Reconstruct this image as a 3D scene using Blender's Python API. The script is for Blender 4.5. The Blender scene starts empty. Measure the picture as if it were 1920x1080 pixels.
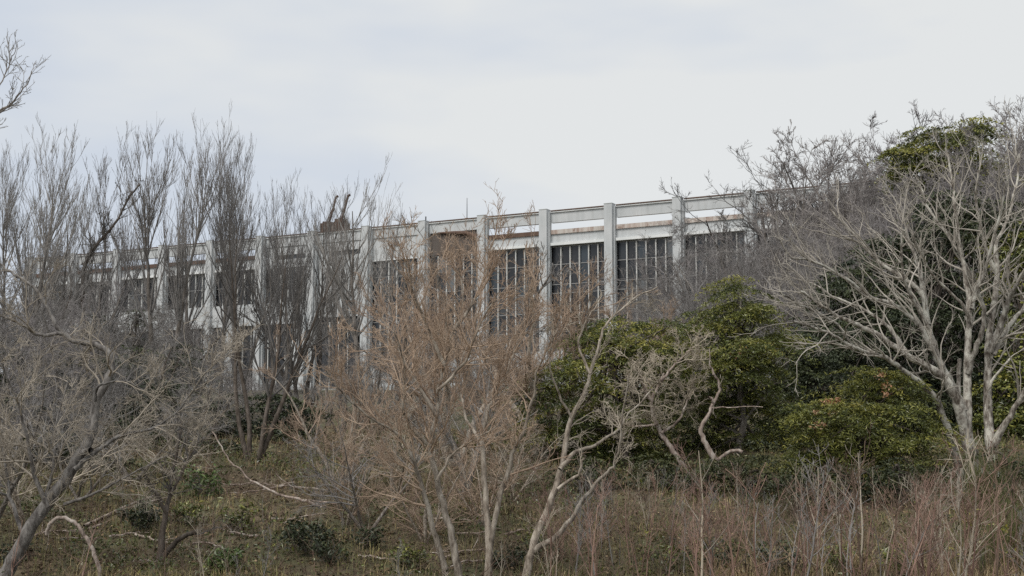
import bpy, math
import numpy as np
from mathutils import Vector, Matrix

# ------------------------------------------------------------------ camera, sky, sun, exposure
SC = bpy.context.scene
COL = SC.collection
F_PX, CX, CY, HOR = 2637.0, 960.0, 540.0, 862.0          # photograph pixels
CAMZ = 1.6
PITCH = math.atan((HOR - CY) / F_PX)
cam_d = bpy.data.cameras.new('camera'); cam = bpy.data.objects.new('camera', cam_d); COL.objects.link(cam)
cam_d.sensor_width = 36.0; cam_d.lens = 36.0 * F_PX / 1920.0
cam_d.clip_start = 0.1; cam_d.clip_end = 3000.0
cam.location = (0, 0, CAMZ); cam.rotation_euler = (math.pi / 2 + PITCH, 0, 0)
SC.camera = cam
SUN_EL, SUN_AZ = math.radians(52), math.radians(-140)     # azimuth of the sun measured from +Y towards +X
w = bpy.data.worlds.new('World'); SC.world = w; w.use_nodes = True
nt = w.node_tree; nt.nodes.clear()
def wn(t, **k):
    n = nt.nodes.new(t)
    for a, b in k.items(): setattr(n, a, b)
    return n
sky = wn('ShaderNodeTexSky', sky_type='NISHITA', sun_disc=False, sun_elevation=SUN_EL, sun_rotation=SUN_AZ)
tc = wn('ShaderNodeTexCoord'); mp = wn('ShaderNodeMapping'); mp.inputs['Scale'].default_value = (1.0, 1.0, 3.2)
mp.inputs['Location'].default_value = (0.35, 0.1, 0.55)
nz = wn('ShaderNodeTexNoise'); nz.inputs['Scale'].default_value = 2.6; nz.inputs['Detail'].default_value = 4; nz.inputs['Roughness'].default_value = 0.52
cr = wn('ShaderNodeValToRGB')
cr.color_ramp.elements[0].position = 0.36; cr.color_ramp.elements[0].color = (3.72, 4.04, 4.52, 1)
cr.color_ramp.elements[1].position = 0.56; cr.color_ramp.elements[1].color = (4.6, 4.7, 4.7, 1)
mx = wn('ShaderNodeMixRGB'); mx.inputs[0].default_value = 0.97
bg = wn('ShaderNodeBackground'); bg.inputs[1].default_value = 0.1
out = wn('ShaderNodeOutputWorld')
L = nt.links.new
L(tc.outputs['Generated'], mp.inputs['Vector']); L(mp.outputs[0], nz.inputs['Vector']); L(nz.outputs['Fac'], cr.inputs[0])
L(sky.outputs[0], mx.inputs[1]); L(cr.outputs[0], mx.inputs[2]); L(mx.outputs[0], bg.inputs[0]); L(bg.outputs[0], out.inputs[0])
sun_d = bpy.data.lights.new('sun', 'SUN'); sun_d.energy = 1.5; sun_d.angle = math.radians(28); sun_d.color = (1.0, 0.96, 0.9)
sun = bpy.data.objects.new('sun', sun_d); COL.objects.link(sun)
sdir = Vector((math.cos(SUN_EL) * math.sin(SUN_AZ), math.cos(SUN_EL) * math.cos(SUN_AZ), math.sin(SUN_EL)))
sun.rotation_euler = sdir.to_track_quat('Z', 'Y').to_euler(); sun.location = (0, -20, 60)
SC.view_settings.view_transform = 'Standard'; SC.view_settings.look = 'None'
SC.view_settings.exposure = 0.75; SC.view_settings.gamma = 1.0; SC.view_settings.use_curve_mapping = False
SC.render.engine = 'CYCLES'; SC.cycles.use_denoising = False
SC.cycles.max_bounces = 5; SC.cycles.diffuse_bounces = 3; SC.cycles.glossy_bounces = 2; SC.cycles.transparent_max_bounces = 4

# ------------------------------------------------------------------ helpers
RNG = np.random.default_rng(11)
def ray(x, y):
    v = CY - y
    return np.array([x - CX, F_PX * math.cos(PITCH) - v * math.sin(PITCH), F_PX * math.sin(PITCH) + v * math.cos(PITCH)])
def at(x, y, D):                                         # the point seen at a pixel, D metres ahead
    r = ray(x, y); r = r * (D / r[1]); return r + np.array([0, 0, CAMZ])
PY = np.array([-60, 0, 12, 20, 26, 32, 38, 50, 80, 110, 160, 600.])
PZ = np.array([0, 0, -.6, -.9, -.55, .65, 1.75, 2.7, 5.0, 7.0, 7.4, 8.])
def ground(x, y):
    x = np.asarray(x, float); y = np.asarray(y, float)
    z = (np.interp(y - 1.5, PY, PZ) + np.interp(y, PY, PZ) + np.interp(y + 1.5, PY, PZ)) / 3
    s = 1 / (1 + np.exp(-(x - 3) / 2.0))
    z = z - 0.55 * s * np.clip((46 - y) / 14, 0, 1)
    z = z + 7.0 * np.exp(-((x - 48) ** 2 + (y - 88) ** 2) / 512.)
    near = np.clip((120 - y) / 20, 0, 1)
    z = z + near * (0.10 * np.sin(x * .9 + 1.3 * np.sin(y * .5)) * np.sin(y * .8 + .7) + 0.05 * np.sin(x * 2.3 + y * 1.7))
    return z
def foot(x, D, dz=0.0):                                  # the ground point under a pixel column, D metres ahead
    X = (x - CX) * D / (F_PX / math.cos(PITCH))
    return np.array([X, D, float(ground(X, D)) + dz])
def hit(x, y):                                           # distance at which a pixel's ray meets the ground
    for D in np.arange(14, 120, .1):
        p = at(x, y, D)
        if p[2] <= ground(p[0], D): return float(D)
    return 40.
def norm(v): return v / np.maximum(np.linalg.norm(v, axis=-1, keepdims=True), 1e-9)

def mesh_np(name, V, Q=None, T=None, smooth=True, tint=None, mat=None):
    me = bpy.data.meshes.new(name)
    V = np.ascontiguousarray(V, dtype=np.float32)
    me.vertices.add(len(V)); me.vertices.foreach_set('co', V.ravel())
    idx = []; tot = []
    if Q is not None and len(Q): idx.append(np.asarray(Q, np.int32).ravel()); tot.append(np.full(len(Q), 4, np.int32))
    if T is not None and len(T): idx.append(np.asarray(T, np.int32).ravel()); tot.append(np.full(len(T), 3, np.int32))
    idx = np.concatenate(idx); tot = np.concatenate(tot)
    me.loops.add(len(idx)); me.loops.foreach_set('vertex_index', idx)
    me.polygons.add(len(tot))
    st = np.zeros(len(tot), np.int32); st[1:] = np.cumsum(tot)[:-1]
    me.polygons.foreach_set('loop_start', st); me.polygons.foreach_set('loop_total', tot)
    me.polygons.foreach_set('use_smooth', np.full(len(tot), smooth))
    if tint is not None:
        a = me.attributes.new('tint', 'FLOAT', 'POINT'); a.data.foreach_set('value', np.ascontiguousarray(tint, np.float32))
    me.update(calc_edges=True)
    if mat: me.materials.append(mat)
    return me
def obj(name, me, parent=None, loc=None):
    o = bpy.data.objects.new(name, me); COL.objects.link(o)
    if parent: o.parent = parent
    if loc is not None: o.location = loc
    return o
def tag(o, label=None, cat=None, group=None, kind=None):
    if label: o['label'] = label
    if cat: o['category'] = cat
    if group: o['group'] = group
    if kind: o['kind'] = kind
    return o
def empty(name, loc, rz=0.0):
    o = bpy.data.objects.new(name, None); COL.objects.link(o)
    o.location = loc; o.rotation_euler = (0, 0, rz); o.empty_display_size = .3
    return o
def copy_tree(o, parent=None):
    c = o.copy(); COL.objects.link(c); c.parent = parent
    for ch in list(o.children): copy_tree(ch, c)
    return c

def tubes(sets):                                         # [(P (N,S+1,3), R (N,S+1), sides)] -> verts, quads
    Vs, Qs, off = [], [], 0
    for P, R, n in sets:
        N, S1 = P.shape[:2]
        if N == 0: continue
        T = norm(np.gradient(P, axis=1))
        Dm = norm(P[:, -1] - P[:, 0])
        ref = np.where(np.abs(Dm[:, 2:3]) > .9, np.array([[1., 0, 0]]), np.array([[0., 0, 1]]))
        a = norm(np.cross(Dm, ref))[:, None, :]
        a = norm(a - (a * T).sum(-1, keepdims=True) * T)
        b = np.cross(T, a)
        ang = np.arange(n) * 2 * math.pi / n
        ring = P[:, :, None, :] + R[:, :, None, None] * (np.cos(ang)[None, None, :, None] * a[:, :, None, :] + np.sin(ang)[None, None, :, None] * b[:, :, None, :])
        Vs.append(ring.reshape(-1, 3))
        base = (np.arange(N) * S1 * n)[:, None, None] + (np.arange(S1 - 1) * n)[None, :, None]
        i = np.arange(n)[None, None, :]; j = (np.arange(n)[None, None, :] + 1) % n
        q = np.stack([base + i, base + j, base + n + j, base + n + i], -1).reshape(-1, 4)
        Qs.append(q + off); off += N * S1 * n
    return np.concatenate(Vs), np.concatenate(Qs)

def spawn(P, R, rng, n, t0, t1, ang, sd, ln, S, wig, up, rf, lt=.4, rmin=.003, tip=.25, absl=None, rcap=.017):
    N, S1 = P.shape[:2]; S0 = S1 - 1
    plen = np.linalg.norm(np.diff(P, axis=1), axis=-1).sum(1)
    if np.isscalar(n): cnt = np.full(N, n)
    else: cnt = n
    if np.isscalar(n) and n != int(n): cnt = rng.poisson(n, N)
    cnt = cnt.astype(int)
    idx = np.repeat(np.arange(N), cnt); M = len(idx)
    t = rng.uniform(t0, t1, M); f = t * S0; k = np.minimum(f.astype(int), S0 - 1); u = (f - k)[:, None]
    p = P[idx, k] * (1 - u) + P[idx, k + 1] * u
    tg = norm(P[idx, k + 1] - P[idx, k])
    r = R[idx, k] * (1 - u[:, 0]) + R[idx, k + 1] * u[:, 0]
    rv = rng.normal(size=(M, 3)); pr = norm(rv - (rv * tg).sum(1, keepdims=True) * tg)
    a = np.radians(rng.normal(ang, sd, M))[:, None]
    d = np.cos(a) * tg + np.sin(a) * pr
    base = plen[idx] if absl is None else np.full(M, absl)
    Ln = base * ln * (1 - lt * t) * rng.uniform(.6, 1.35, M)
    r0 = np.maximum(np.minimum(r * rf, Ln * rcap + .002), rmin)
    Q = np.zeros((M, S + 1, 3)); Q[:, 0] = p
    upv = np.array([0, 0, 1.])
    for s in range(S):
        d = norm(d + wig * rng.normal(size=(M, 3)) + up * upv / S)
        Q[:, s + 1] = Q[:, s] + d * (Ln / S)[:, None]
    R2 = np.maximum(r0[:, None] * np.linspace(1, tip, S + 1)[None], rmin * .6)
    return Q, R2

def smooth_path(pts, rad, per=5, wob=0.0, rng=RNG):      # Catmull-Rom through 3D points
    P = np.array(pts, float); r = np.array(rad, float); n = len(P)
    A = np.vstack([2 * P[0] - P[1], P, 2 * P[-1] - P[-2]]); o = []; orr = []
    for i in range(n - 1):
        p0, p1, p2, p3 = A[i], A[i + 1], A[i + 2], A[i + 3]
        for s in range(per):
            t = s / per
            o.append(.5 * ((2 * p1) + (-p0 + p2) * t + (2 * p0 - 5 * p1 + 4 * p2 - p3) * t * t + (-p0 + 3 * p1 - 3 * p2 + p3) * t ** 3))
            orr.append(r[i] * (1 - t) + r[i + 1] * t)
    o.append(P[-1]); orr.append(r[-1]); o = np.array(o); orr = np.array(orr)
    if wob: o[1:] += rng.normal(size=o[1:].shape) * wob
    return o, orr
def resample(P, R, S):
    d = np.concatenate([[0], np.cumsum(np.linalg.norm(np.diff(P, axis=0), axis=1))])
    q = np.linspace(0, d[-1], S + 1)
    return np.stack([np.interp(q, d, P[:, i]) for i in range(3)], 1), np.interp(q, d, R)

# ------------------------------------------------------------------ materials
def mat(name, build):
    m = bpy.data.materials.new(name); m.use_nodes = True; t = m.node_tree
    p = t.nodes['Principled BSDF']; build(t, p); return m
def N(t, k, **kw):
    n = t.nodes.new(k)
    for a, b in kw.items(): setattr(n, a, b)
    return n
def ramp(t, fac, stops):
    r = N(t, 'ShaderNodeValToRGB'); e = r.color_ramp.elements
    while len(e) < len(stops): e.new(.5)
    for el, (p, c) in zip(e, stops): el.position = p; el.color = (*c, 1)
    t.links.new(fac, r.inputs[0]); return r.outputs[0]
def noise(t, scale, detail=4, rough=.6, stretch=(1, 1, 1), coord='Object'):
    c = N(t, 'ShaderNodeTexCoord'); m = N(t, 'ShaderNodeMapping'); m.inputs['Scale'].default_value = stretch
    n = N(t, 'ShaderNodeTexNoise'); n.inputs['Scale'].default_value = scale; n.inputs['Detail'].default_value = detail; n.inputs['Roughness'].default_value = rough
    t.links.new(c.outputs[coord], m.inputs[0]); t.links.new(m.outputs[0], n.inputs['Vector']); return n.outputs['Fac']
def mixc(t, f, a, b, mode='MIX'):
    m = N(t, 'ShaderNodeMixRGB', blend_type=mode)
    for s, v in ((0, f), (1, a), (2, b)):
        if isinstance(v, (int, float)): m.inputs[s].default_value = v
        elif isinstance(v, tuple): m.inputs[s].default_value = (*v, 1)
        else: t.links.new(v, m.inputs[s])
    return m.outputs[0]
def bump(t, p, h, s=.4, d=.02):
    b = N(t, 'ShaderNodeBump'); b.inputs['Strength'].default_value = s; b.inputs['Distance'].default_value = d
    t.links.new(h, b.inputs['Height']); t.links.new(b.outputs[0], p.inputs['Normal'])
def bark(name, dark, mid, light, scale=6, lichen=None):
    def f(t, p):
        n = noise(t, scale, 5, .65, (1, 1, .35)); c = ramp(t, n, [(.36, dark), (.5, mid), (.64, light)])
        if lichen:
            n2 = noise(t, 2.3, 4, .6); c = mixc(t, ramp(t, n2, [(.5, (0, 0, 0)), (.62, (1, 1, 1))]), c, lichen)
        oi = N(t, 'ShaderNodeObjectInfo'); v = ramp(t, oi.outputs['Random'], [(0, (.82, .82, .82)), (1, (1.15, 1.12, 1.1))])
        c = mixc(t, 1.0, c, v, 'MULTIPLY')
        t.links.new(c, p.inputs['Base Color']); p.inputs['Roughness'].default_value = .85; p.inputs['Specular IOR Level'].default_value = .2
        bump(t, p, n, .9, .03)
    return mat(name, f)
def twigm(name, a, b, scale=.8):
    def f(t, p):
        c = ramp(t, noise(t, scale, 3, .6), [(.32, a), (.66, b)])
        oi = N(t, 'ShaderNodeObjectInfo'); v = ramp(t, oi.outputs['Random'], [(0, (.85, .85, .87)), (1, (1.12, 1.1, 1.06))])
        t.links.new(mixc(t, 1.0, c, v, 'MULTIPLY'), p.inputs['Base Color']); p.inputs['Roughness'].default_value = .8; p.inputs['Specular IOR Level'].default_value = .25
    return mat(name, f)
def leafm(name, stops, rough=.36, trans=.12):
    def f(t, p):
        a = N(t, 'ShaderNodeAttribute', attribute_name='tint')
        c = ramp(t, a.outputs['Fac'], stops)
        c = mixc(t, 1.0, c, ramp(t, noise(t, .9, 3), [(.3, (.7, .75, .75)), (.7, (1.2, 1.15, 1.05))]), 'MULTIPLY')
        t.links.new(c, p.inputs['Base Color']); p.inputs['Roughness'].default_value = rough; p.inputs['Specular IOR Level'].default_value = .5
    return mat(name, f)
def concrete(name, base, stain, amt=.5, rust=None):
    def f(t, p):
        n1 = noise(t, .6, 5, .6); n2 = noise(t, 1.6, 5, .65, (1.6, 1.6, .12)); n3 = noise(t, 9, 4)
        c = mixc(t, ramp(t, n2, [(.45, (0, 0, 0)), (.75, (amt,) * 3)]), base, stain)
        c = mixc(t, 1.0, c, ramp(t, n1, [(.3, (.86, .88, .88)), (.7, (1.06, 1.05, 1.04))]), 'MULTIPLY')
        if rust: c = mixc(t, ramp(t, noise(t, 1.1, 5, .7), [(.56, (0, 0, 0)), (.66, (.8, .8, .8))]), c, rust)
        t.links.new(c, p.inputs['Base Color']); p.inputs['Roughness'].default_value = .85; bump(t, p, n3, .12, .01)
    return mat(name, f)
M = {}
M['conc'] = concrete('concrete', (.53, .545, .555), (.3, .3, .29), .42)
M['conc_wall'] = concrete('concrete_wall', (.53, .545, .555), (.3, .3, .29), .42)
M['conc_dirty'] = concrete('concrete_dirty', (.4, .42, .41), (.2, .19, .17), .6)
M['flash'] = concrete('flashing', (.74, .75, .75), (.5, .5, .48), .2)
M['rust'] = concrete('rust', (.1, .06, .045), (.2, .13, .09), .6)
M['rust_mix'] = concrete('rust_flaking', (.55, .5, .46), (.22, .1, .06), .9, (.17, .08, .05))
M['sheet'] = concrete('weathered_sheet', (.155, .13, .115), (.09, .065, .05), .8)
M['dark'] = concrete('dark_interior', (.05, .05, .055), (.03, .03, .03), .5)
def _glass(t, p):
    oi = N(t, 'ShaderNodeObjectInfo'); n = noise(t, .8, 4)
    c = ramp(t, oi.outputs['Random'], [(0, (.012, .014, .018)), (.55, (.024, .026, .031)), (.8, (.04, .055, .07)), (.9, (.05, .047, .045)), (.95, (.13, .145, .155)), (1, (.1, .11, .12))])  # interior darkness and pale reflections painted into pane colours, along with dirt
    c = mixc(t, ramp(t, n, [(.5, (0, 0, 0)), (.8, (.35, .35, .35))]), c, (.07, .066, .062))
    t.links.new(c, p.inputs['Base Color']); p.inputs['Roughness'].default_value = .22; p.inputs['Specular IOR Level'].default_value = .5
M['glass'] = mat('dusty_reflect_glass', _glass)
M['mull'] = concrete('white_paint', (.6, .6, .585), (.34, .31, .27), .5)
M['rail'] = concrete('dull_rail', (.3, .3, .3), (.14, .13, .12), .6)
M['bark_grey'] = bark('bark_grey', (.07, .058, .046), (.22, .2, .175), (.46, .44, .395), 11, (.52, .51, .455))
M['twig_pale'] = twigm('twig_pale', (.25, .228, .2), (.46, .43, .385))
M['bark_lean'] = bark('bark_lean', (.07, .064, .06), (.15, .142, .134), (.25, .238, .225), 11, None)
M['bark_tan'] = bark('bark_tan', (.12, .098, .078), (.3, .26, .215), (.46, .42, .36), 9)
M['bark_dead'] = bark('bark_dead', (.12, .09, .075), (.34, .275, .235), (.52, .47, .42), 7)
M['bark_dark'] = bark('bark_dark', (.05, .04, .033), (.095, .08, .067), (.15, .13, .115), 7)
M['bark_mid'] = bark('bark_mid', (.1, .088, .076), (.18, .162, .145), (.28, .26, .24), 8)
M['twig_red'] = twigm('twig_red', (.25, .18, .135), (.45, .35, .268))
M['twig_grey'] = twigm('twig_grey', (.17, .16, .153), (.30, .286, .275))
M['twig_mauve'] = twigm('twig_mauve', (.19, .174, .17), (.32, .298, .292))
M['twig_dark'] = twigm('twig_dark', (.085, .08, .076), (.16, .15, .142))
M['twig_straw'] = twigm('twig_straw', (.26, .225, .18), (.5, .445, .365))
M['brush'] = twigm('brush_twig', (.09, .062, .045), (.2, .145, .11), 1.2)
M['cane'] = twigm('cane_bark', (.17, .1, .08), (.36, .25, .2), 1.5)
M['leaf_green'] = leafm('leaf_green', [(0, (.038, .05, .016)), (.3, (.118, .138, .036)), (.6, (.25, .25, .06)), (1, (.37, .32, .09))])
M['leaf_olive'] = leafm('leaf_olive', [(0, (.048, .06, .019)), (.32, (.145, .16, .04)), (.65, (.28, .27, .064)), (1, (.37, .32, .09))])
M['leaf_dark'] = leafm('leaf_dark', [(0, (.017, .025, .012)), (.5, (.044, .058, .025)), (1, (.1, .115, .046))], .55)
M['leaf_shade'] = leafm('leaf_shade', [(0, (.022, .03, .012)), (.5, (.06, .07, .024)), (1, (.15, .14, .045))], .6)  # leaf green darkened, putting the shade under the evergreens into the colour
M['leaf_orange'] = leafm('leaf_orange', [(0, (.28, .14, .07)), (.6, (.42, .23, .13)), (1, (.55, .4, .27))])
M['leaf_yellow'] = leafm('leaf_yellow', [(0, (.2, .2, .04)), (.6, (.34, .3, .06)), (1, (.5, .4, .1))])
M['leaf_bright'] = leafm('leaf_bright', [(0, (.05, .085, .025)), (.6, (.11, .16, .045)), (1, (.34, .34, .1))])
M['leaf_broom'] = leafm('leaf_broom', [(0, (.08, .09, .035)), (.6, (.15, .16, .06)), (1, (.24, .22, .1))])
M['litter'] = leafm('leaf_litter', [(0, (.055, .036, .02)), (.5, (.14, .092, .052)), (.85, (.25, .175, .105)), (1, (.42, .32, .2))], .8)
M['grass'] = leafm('dry_grass', [(0, (.06, .066, .024)), (.4, (.14, .138, .052)), (.72, (.27, .225, .105)), (1, (.46, .37, .21))], .7)
M['straw'] = leafm('straw', [(0, (.2, .14, .08)), (.6, (.38, .29, .17)), (1, (.55, .44, .28))], .7)
def _ground(t, p):
    n1 = noise(t, .35, 5, .6); n2 = noise(t, 3.5, 5, .7)
    a = ramp(t, n2, [(.3, (.045, .034, .02)), (.5, (.1, .074, .044)), (.7, (.17, .125, .078))])
    b = ramp(t, n2, [(.3, (.04, .043, .018)), (.55, (.085, .084, .036)), (.75, (.15, .135, .066))])
    t.links.new(mixc(t, ramp(t, n1, [(.4, (0, 0, 0)), (.6, (1, 1, 1))]), a, b), p.inputs['Base Color'])
    p.inputs['Roughness'].default_value = .95; bump(t, p, n2, .8, .08)
M['ground'] = mat('ground', _ground)

# ------------------------------------------------------------------ ground
gx = np.concatenate([np.linspace(-600, -60, 14, endpoint=False), np.linspace(-60, -30, 16, endpoint=False), np.linspace(-30, 45, 170, endpoint=False), np.linspace(45, 80, 18, endpoint=False), np.linspace(80, 600, 14)])
gy = np.concatenate([np.linspace(-60, 8, 12, endpoint=False), np.linspace(8, 60, 150, endpoint=False), np.linspace(60, 140, 60, endpoint=False), np.linspace(140, 700, 16)])
X, Y = np.meshgrid(gx, gy); Z = ground(X, Y)
nx, ny = len(gx), len(gy); ii = (np.arange(ny - 1)[:, None] * nx + np.arange(nx - 1)[None]).ravel()
tag(obj('ground', mesh_np('ground', np.stack([X, Y, Z], -1).reshape(-1, 3), np.stack([ii, ii + 1, ii + nx + 1, ii + nx], 1), mat=M['ground'])), kind='structure')

# ------------------------------------------------------------------ the hall
VPX = -4000.0; FH = F_PX / math.cos(PITCH)
TH = math.atan((CX - VPX) / FH); KK = 6 * math.cos(TH) / (FH * 4.81e-6)
def hall_s(xp):                                          # distance along the facade (leftwards) of a pixel column, 0 at the 1149 column
    y0 = FH * KK / (1149 - VPX); return (FH * KK / (xp - VPX) - y0) / math.cos(TH)
Y0 = FH * KK / (1149 - VPX); X0 = (1149 - CX) / FH * Y0
hall = empty('concrete_hall', (X0, Y0, 0), -(math.pi / 2 - TH))
tag(hall, 'long white concrete hall with an open top frame and tall dark glazed bays', 'building')
def box(V, Q, x0, x1, y0, y1, z0, z1):
    o = len(V)
    V += [(x0, y0, z0), (x1, y0, z0), (x1, y1, z0), (x0, y1, z0), (x0, y0, z1), (x1, y0, z1), (x1, y1, z1), (x0, y1, z1)]
    Q += [(o, o + 3, o + 2, o + 1), (o + 4, o + 5, o + 6, o + 7), (o, o + 1, o + 5, o + 4), (o + 1, o + 2, o + 6, o + 5), (o + 2, o + 3, o + 7, o + 6), (o + 3, o, o + 4, o + 7)]
def boxes(name, lst, m, parent=None):
    V, Q = [], []
    for b in lst: box(V, Q, *b)
    return obj(name, mesh_np(name, np.array(V), Q, smooth=False, mat=m), parent)
BAY = 6.0; ZB = 6.3; Z_T, Z_B1, Z_B2T, Z_R, Z_B2, Z_G = 22.42, 21.41, 20.78, 20.42, 19.72, 19.42
K0, K1 = -4, 11
def bx(k): return -k * BAY                               # local x of column k (x runs to the right)
for k in range(K0, K1 + 1):
    x = bx(k); V, Q = [], []
    box(V, Q, x - .36, x + .36, -.57, .1, ZB, Z_T + .08)
    c = obj('column', mesh_np('column', np.array(V), Q, smooth=False, mat=M['conc']), hall)
    boxes('column_cap', [(x - .38, x + .38, -.59, .12, Z_T + .08, Z_T + .12)], M['conc_dirty'], c)
    boxes('column_return', [(x + .363, x + .50, -.3, .1, ZB, Z_T - .12)], M['conc'], c)
for k in range(K0, K1):
    xr, xl = bx(k) - .37, bx(k + 1) + .51
    b1 = boxes('parapet_beam', [(xl, xr, 0, .38, Z_B1, Z_T - .16)], M['conc'], hall)
    boxes('beam_lip', [(xl, xr, -.12, .42, Z_T - .155, Z_T - .06)], M['flash'], b1)
    boxes('rusted_edge', [(xl, xr, -.16, .45, Z_T - .055, Z_T + .035)], M['rust'], b1)
    # the photograph's bays: open above, patched with sheet, or walled in
    if k <= 1 or k >= 6:
        b2 = boxes('lintel_beam', [(xl, xr, .05, .45, Z_B2, Z_R)], M['conc'], hall)
        boxes('rusted_edge', [(xl, xr, -.08, .5, Z_R + .003, Z_B2T)], M['rust_mix'] if k <= 0 else M['rust'], b2)
        boxes('flashing', [(xl, xr, -.18, .3, Z_G + .02, Z_B2 - .045)], M['flash'], b2)
    elif k == 2:
        V, Q = [], []; nn = 60                           # corrugated sheet
        xs = np.linspace(xl, xr, nn); ys = .12 + .035 * np.where(np.arange(nn) % 2, 1, -1)
        for a, b in zip(xs, ys): V += [(a, b, Z_G), (a, b, Z_B1 - .01)]
        Q = [(2 * i, 2 * i + 2, 2 * i + 3, 2 * i + 1) for i in range(nn - 1)]
        sh = obj('sheet_panel', mesh_np('sheet_panel', np.array(V), Q, smooth=False, mat=M['sheet']), hall)
        P, R = smooth_path([(bx(2) - .5, -.05, Z_B2T - .15), (bx(2) - 1.6, -.05, Z_B2T + .35), (bx(2) - 3.0, -.05, Z_B1 - .12), (bx(2) - 4.6, -.05, Z_B1 - .02)], [.16, .2, .16, .06])
        V, Q = tubes([(P[None], R[None], 6)]); obj('sagging_flashing', mesh_np('sagging_flashing', V, Q, mat=M['rust']), sh)
    elif k == 3:
        wl = boxes('wall_panel', [(xl, xr, .1, .4, Z_G - .02, Z_B1 - .003)], M['conc_wall'], hall)
        boxes('drip_strip', [(xl, xr, .02, .097, Z_G - .1, Z_G)], M['flash'], wl)
        boxes('vent', [(bx(3) - 3.1, bx(3) - 2.75, .0, .097, 20.6, 20.95)], M['dark'], wl)
    elif k == 4:
        wl = boxes('wall_panel', [(xl, xr, .1, .4, 14.5, 20.16), (xl, xr, .1, .4, 20.6, Z_B1 - .003), (xl, bx(5) + 1.6, .1, .4, 20.163, 20.597), (bx(4) - .9, xr, .1, .4, 20.163, 20.597)], M['conc_wall'], hall)
        boxes('slot_window', [(bx(5) + 1.61, bx(4) - .91, .3, .36, 20.17, 20.59)], M['glass'], wl)
    elif k == 5:
        wl = boxes('wall_panel', [(xl, xr, .1, .4, Z_G, 20.2), (xl, xr, .1, .4, 20.62, Z_B1 - .003), (xl, bx(6) + 1.7, .1, .4, 20.203, 20.617), (bx(5) - 1.0, xr, .1, .4, 20.203, 20.617)], M['conc_wall'], hall)
        boxes('slot_window', [(bx(6) + 1.71, bx(5) - 1.01, .3, .36, 20.21, 20.61)], M['glass'], wl)
# glazing: each pane of the readable bays is a piece of its own
ROWS = [(17.86, Z_G - .05), (16.17, 17.86), (15.43, 16.17), (13.8, 15.43), (12.2, 13.8), (10.6, 12.2)]
def pane_mesh(wd, ht):
    V, Q = [], []; box(V, Q, -wd / 2, wd / 2, -.012, .012, -ht / 2, ht / 2)
    return mesh_np('pane', np.array(V), Q, smooth=False, mat=M['glass'])
PM = {}
prng = np.random.default_rng(5)
for k in range(K0, K1):
    if k == 4: continue
    xr, xl = bx(k) - .37, bx(k + 1) + .51
    rows = ROWS if k <= 3 else ROWS[:2]
    zlo = rows[-1][0]
    npn = 6; wd = (xr - xl) / npn
    win = boxes('window', [(xl, xr, .2, .3, a - .03, a + .03) for a, b in rows] + [(xl, xr, .2, .3, Z_G - .09, Z_G - .03)], M['rail'], hall)
    for i in range(1, npn):
        xm = xl + i * wd
        boxes('mullion', [(xm - .045, xm + .045, .08, .33, zlo, Z_G - .1)], M['mull'], win)
    if -2 <= k <= 8:
        for a, b in rows:
            key = (round(b - a, 2),)
            if key not in PM: PM[key] = pane_mesh(wd - .13, b - a - .09)
            for i in range(npn):
                o = obj('pane', PM[key], win, (xl + (i + .5) * wd, .26, (a + b) / 2))
                o.rotation_euler = (prng.normal(0, .006), 0, prng.normal(0, .008))
    else:
        tag(boxes('glazing', [(xl + i * wd + .06, xl + (i + 1) * wd - .06, .25, .275, a + .045, b - .045) for a, b in rows for i in range(npn)], M['glass'], win), kind='stuff')
# lower storey at the left, standing forward of the frame
boxes('floor_band', [(bx(11), bx(6) - .43, -.3, .4, 14.1, 16.12), (bx(6) + .57, bx(5) - .43, -.3, .4, 14.1, 16.12)], M['conc_wall'], hall)
boxes('roof_slab', [(bx(11), bx(-4), .6, 18, 20.1, 20.4)], M['conc_dirty'], hall)
boxes('tower_roof', [(bx(6) + .6, bx(3) - .6, .39, 9, 22.0, 22.25)], M['conc_dirty'], hall)
boxes('dark_fill_box', [(bx(11), bx(-4), .6, 17.8, ZB - .5, 20.09)], M['dark'], hall)  # solid box painted dark to stand for the unlit interior
boxes('end_wall', [(bx(11) - .3, bx(11) - .003, 0.1, 18, ZB - .5, 20.5)], M['conc_wall'], hall)
boxes('end_wall', [(bx(-4) + .6, bx(-4) + .9, .1, 18, ZB - .5, 20.5)], M['conc_wall'], hall)
for xp in (300, 433, 566):
    s = hall_s(xp); boxes('pier', [(-s - .7, -s + .7, -.95, -.31, ZB, 14.6)], M['conc'], hall)
lw = boxes('lower_window', [(bx(11), bx(4) - .5, -.02, .05, z - .05, z + .05) for z in (8.0, 10.0, 12.0, 14.0)], M['sheet'], hall)
tag(boxes('glazing', [(bx(11) + i * 1.0, bx(11) + i * 1.0 + .93, .06, .09, z + .06, z + 1.94) for i in range(41) for z in (8.0, 10.0, 12.0)], M['glass'], lw), kind='stuff')
for i in range(1, 41, 1):
    if i * 1.0 + bx(11) > bx(8.2): boxes('mullion', [(bx(11) + i - .07, bx(11) + i - .0, -.06, .1, 7.6, 14.05)], M['mull'], lw)
boxes('plinth', [(bx(11), bx(-4), -.25, .5, ZB - .6, 8.0)], M['conc_dirty'], hall)
boxes('sill_wall', [(bx(4) - .4, bx(-4), -.1, .45, 8.0, 10.55)], M['conc_wall'], hall)
HM = Matrix.Translation((X0, Y0, 0)) @ Matrix.Rotation(-(math.pi / 2 - TH), 4, 'Z')
def hallpt(x, y, z): return HM @ Vector((x, y, z))
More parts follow.
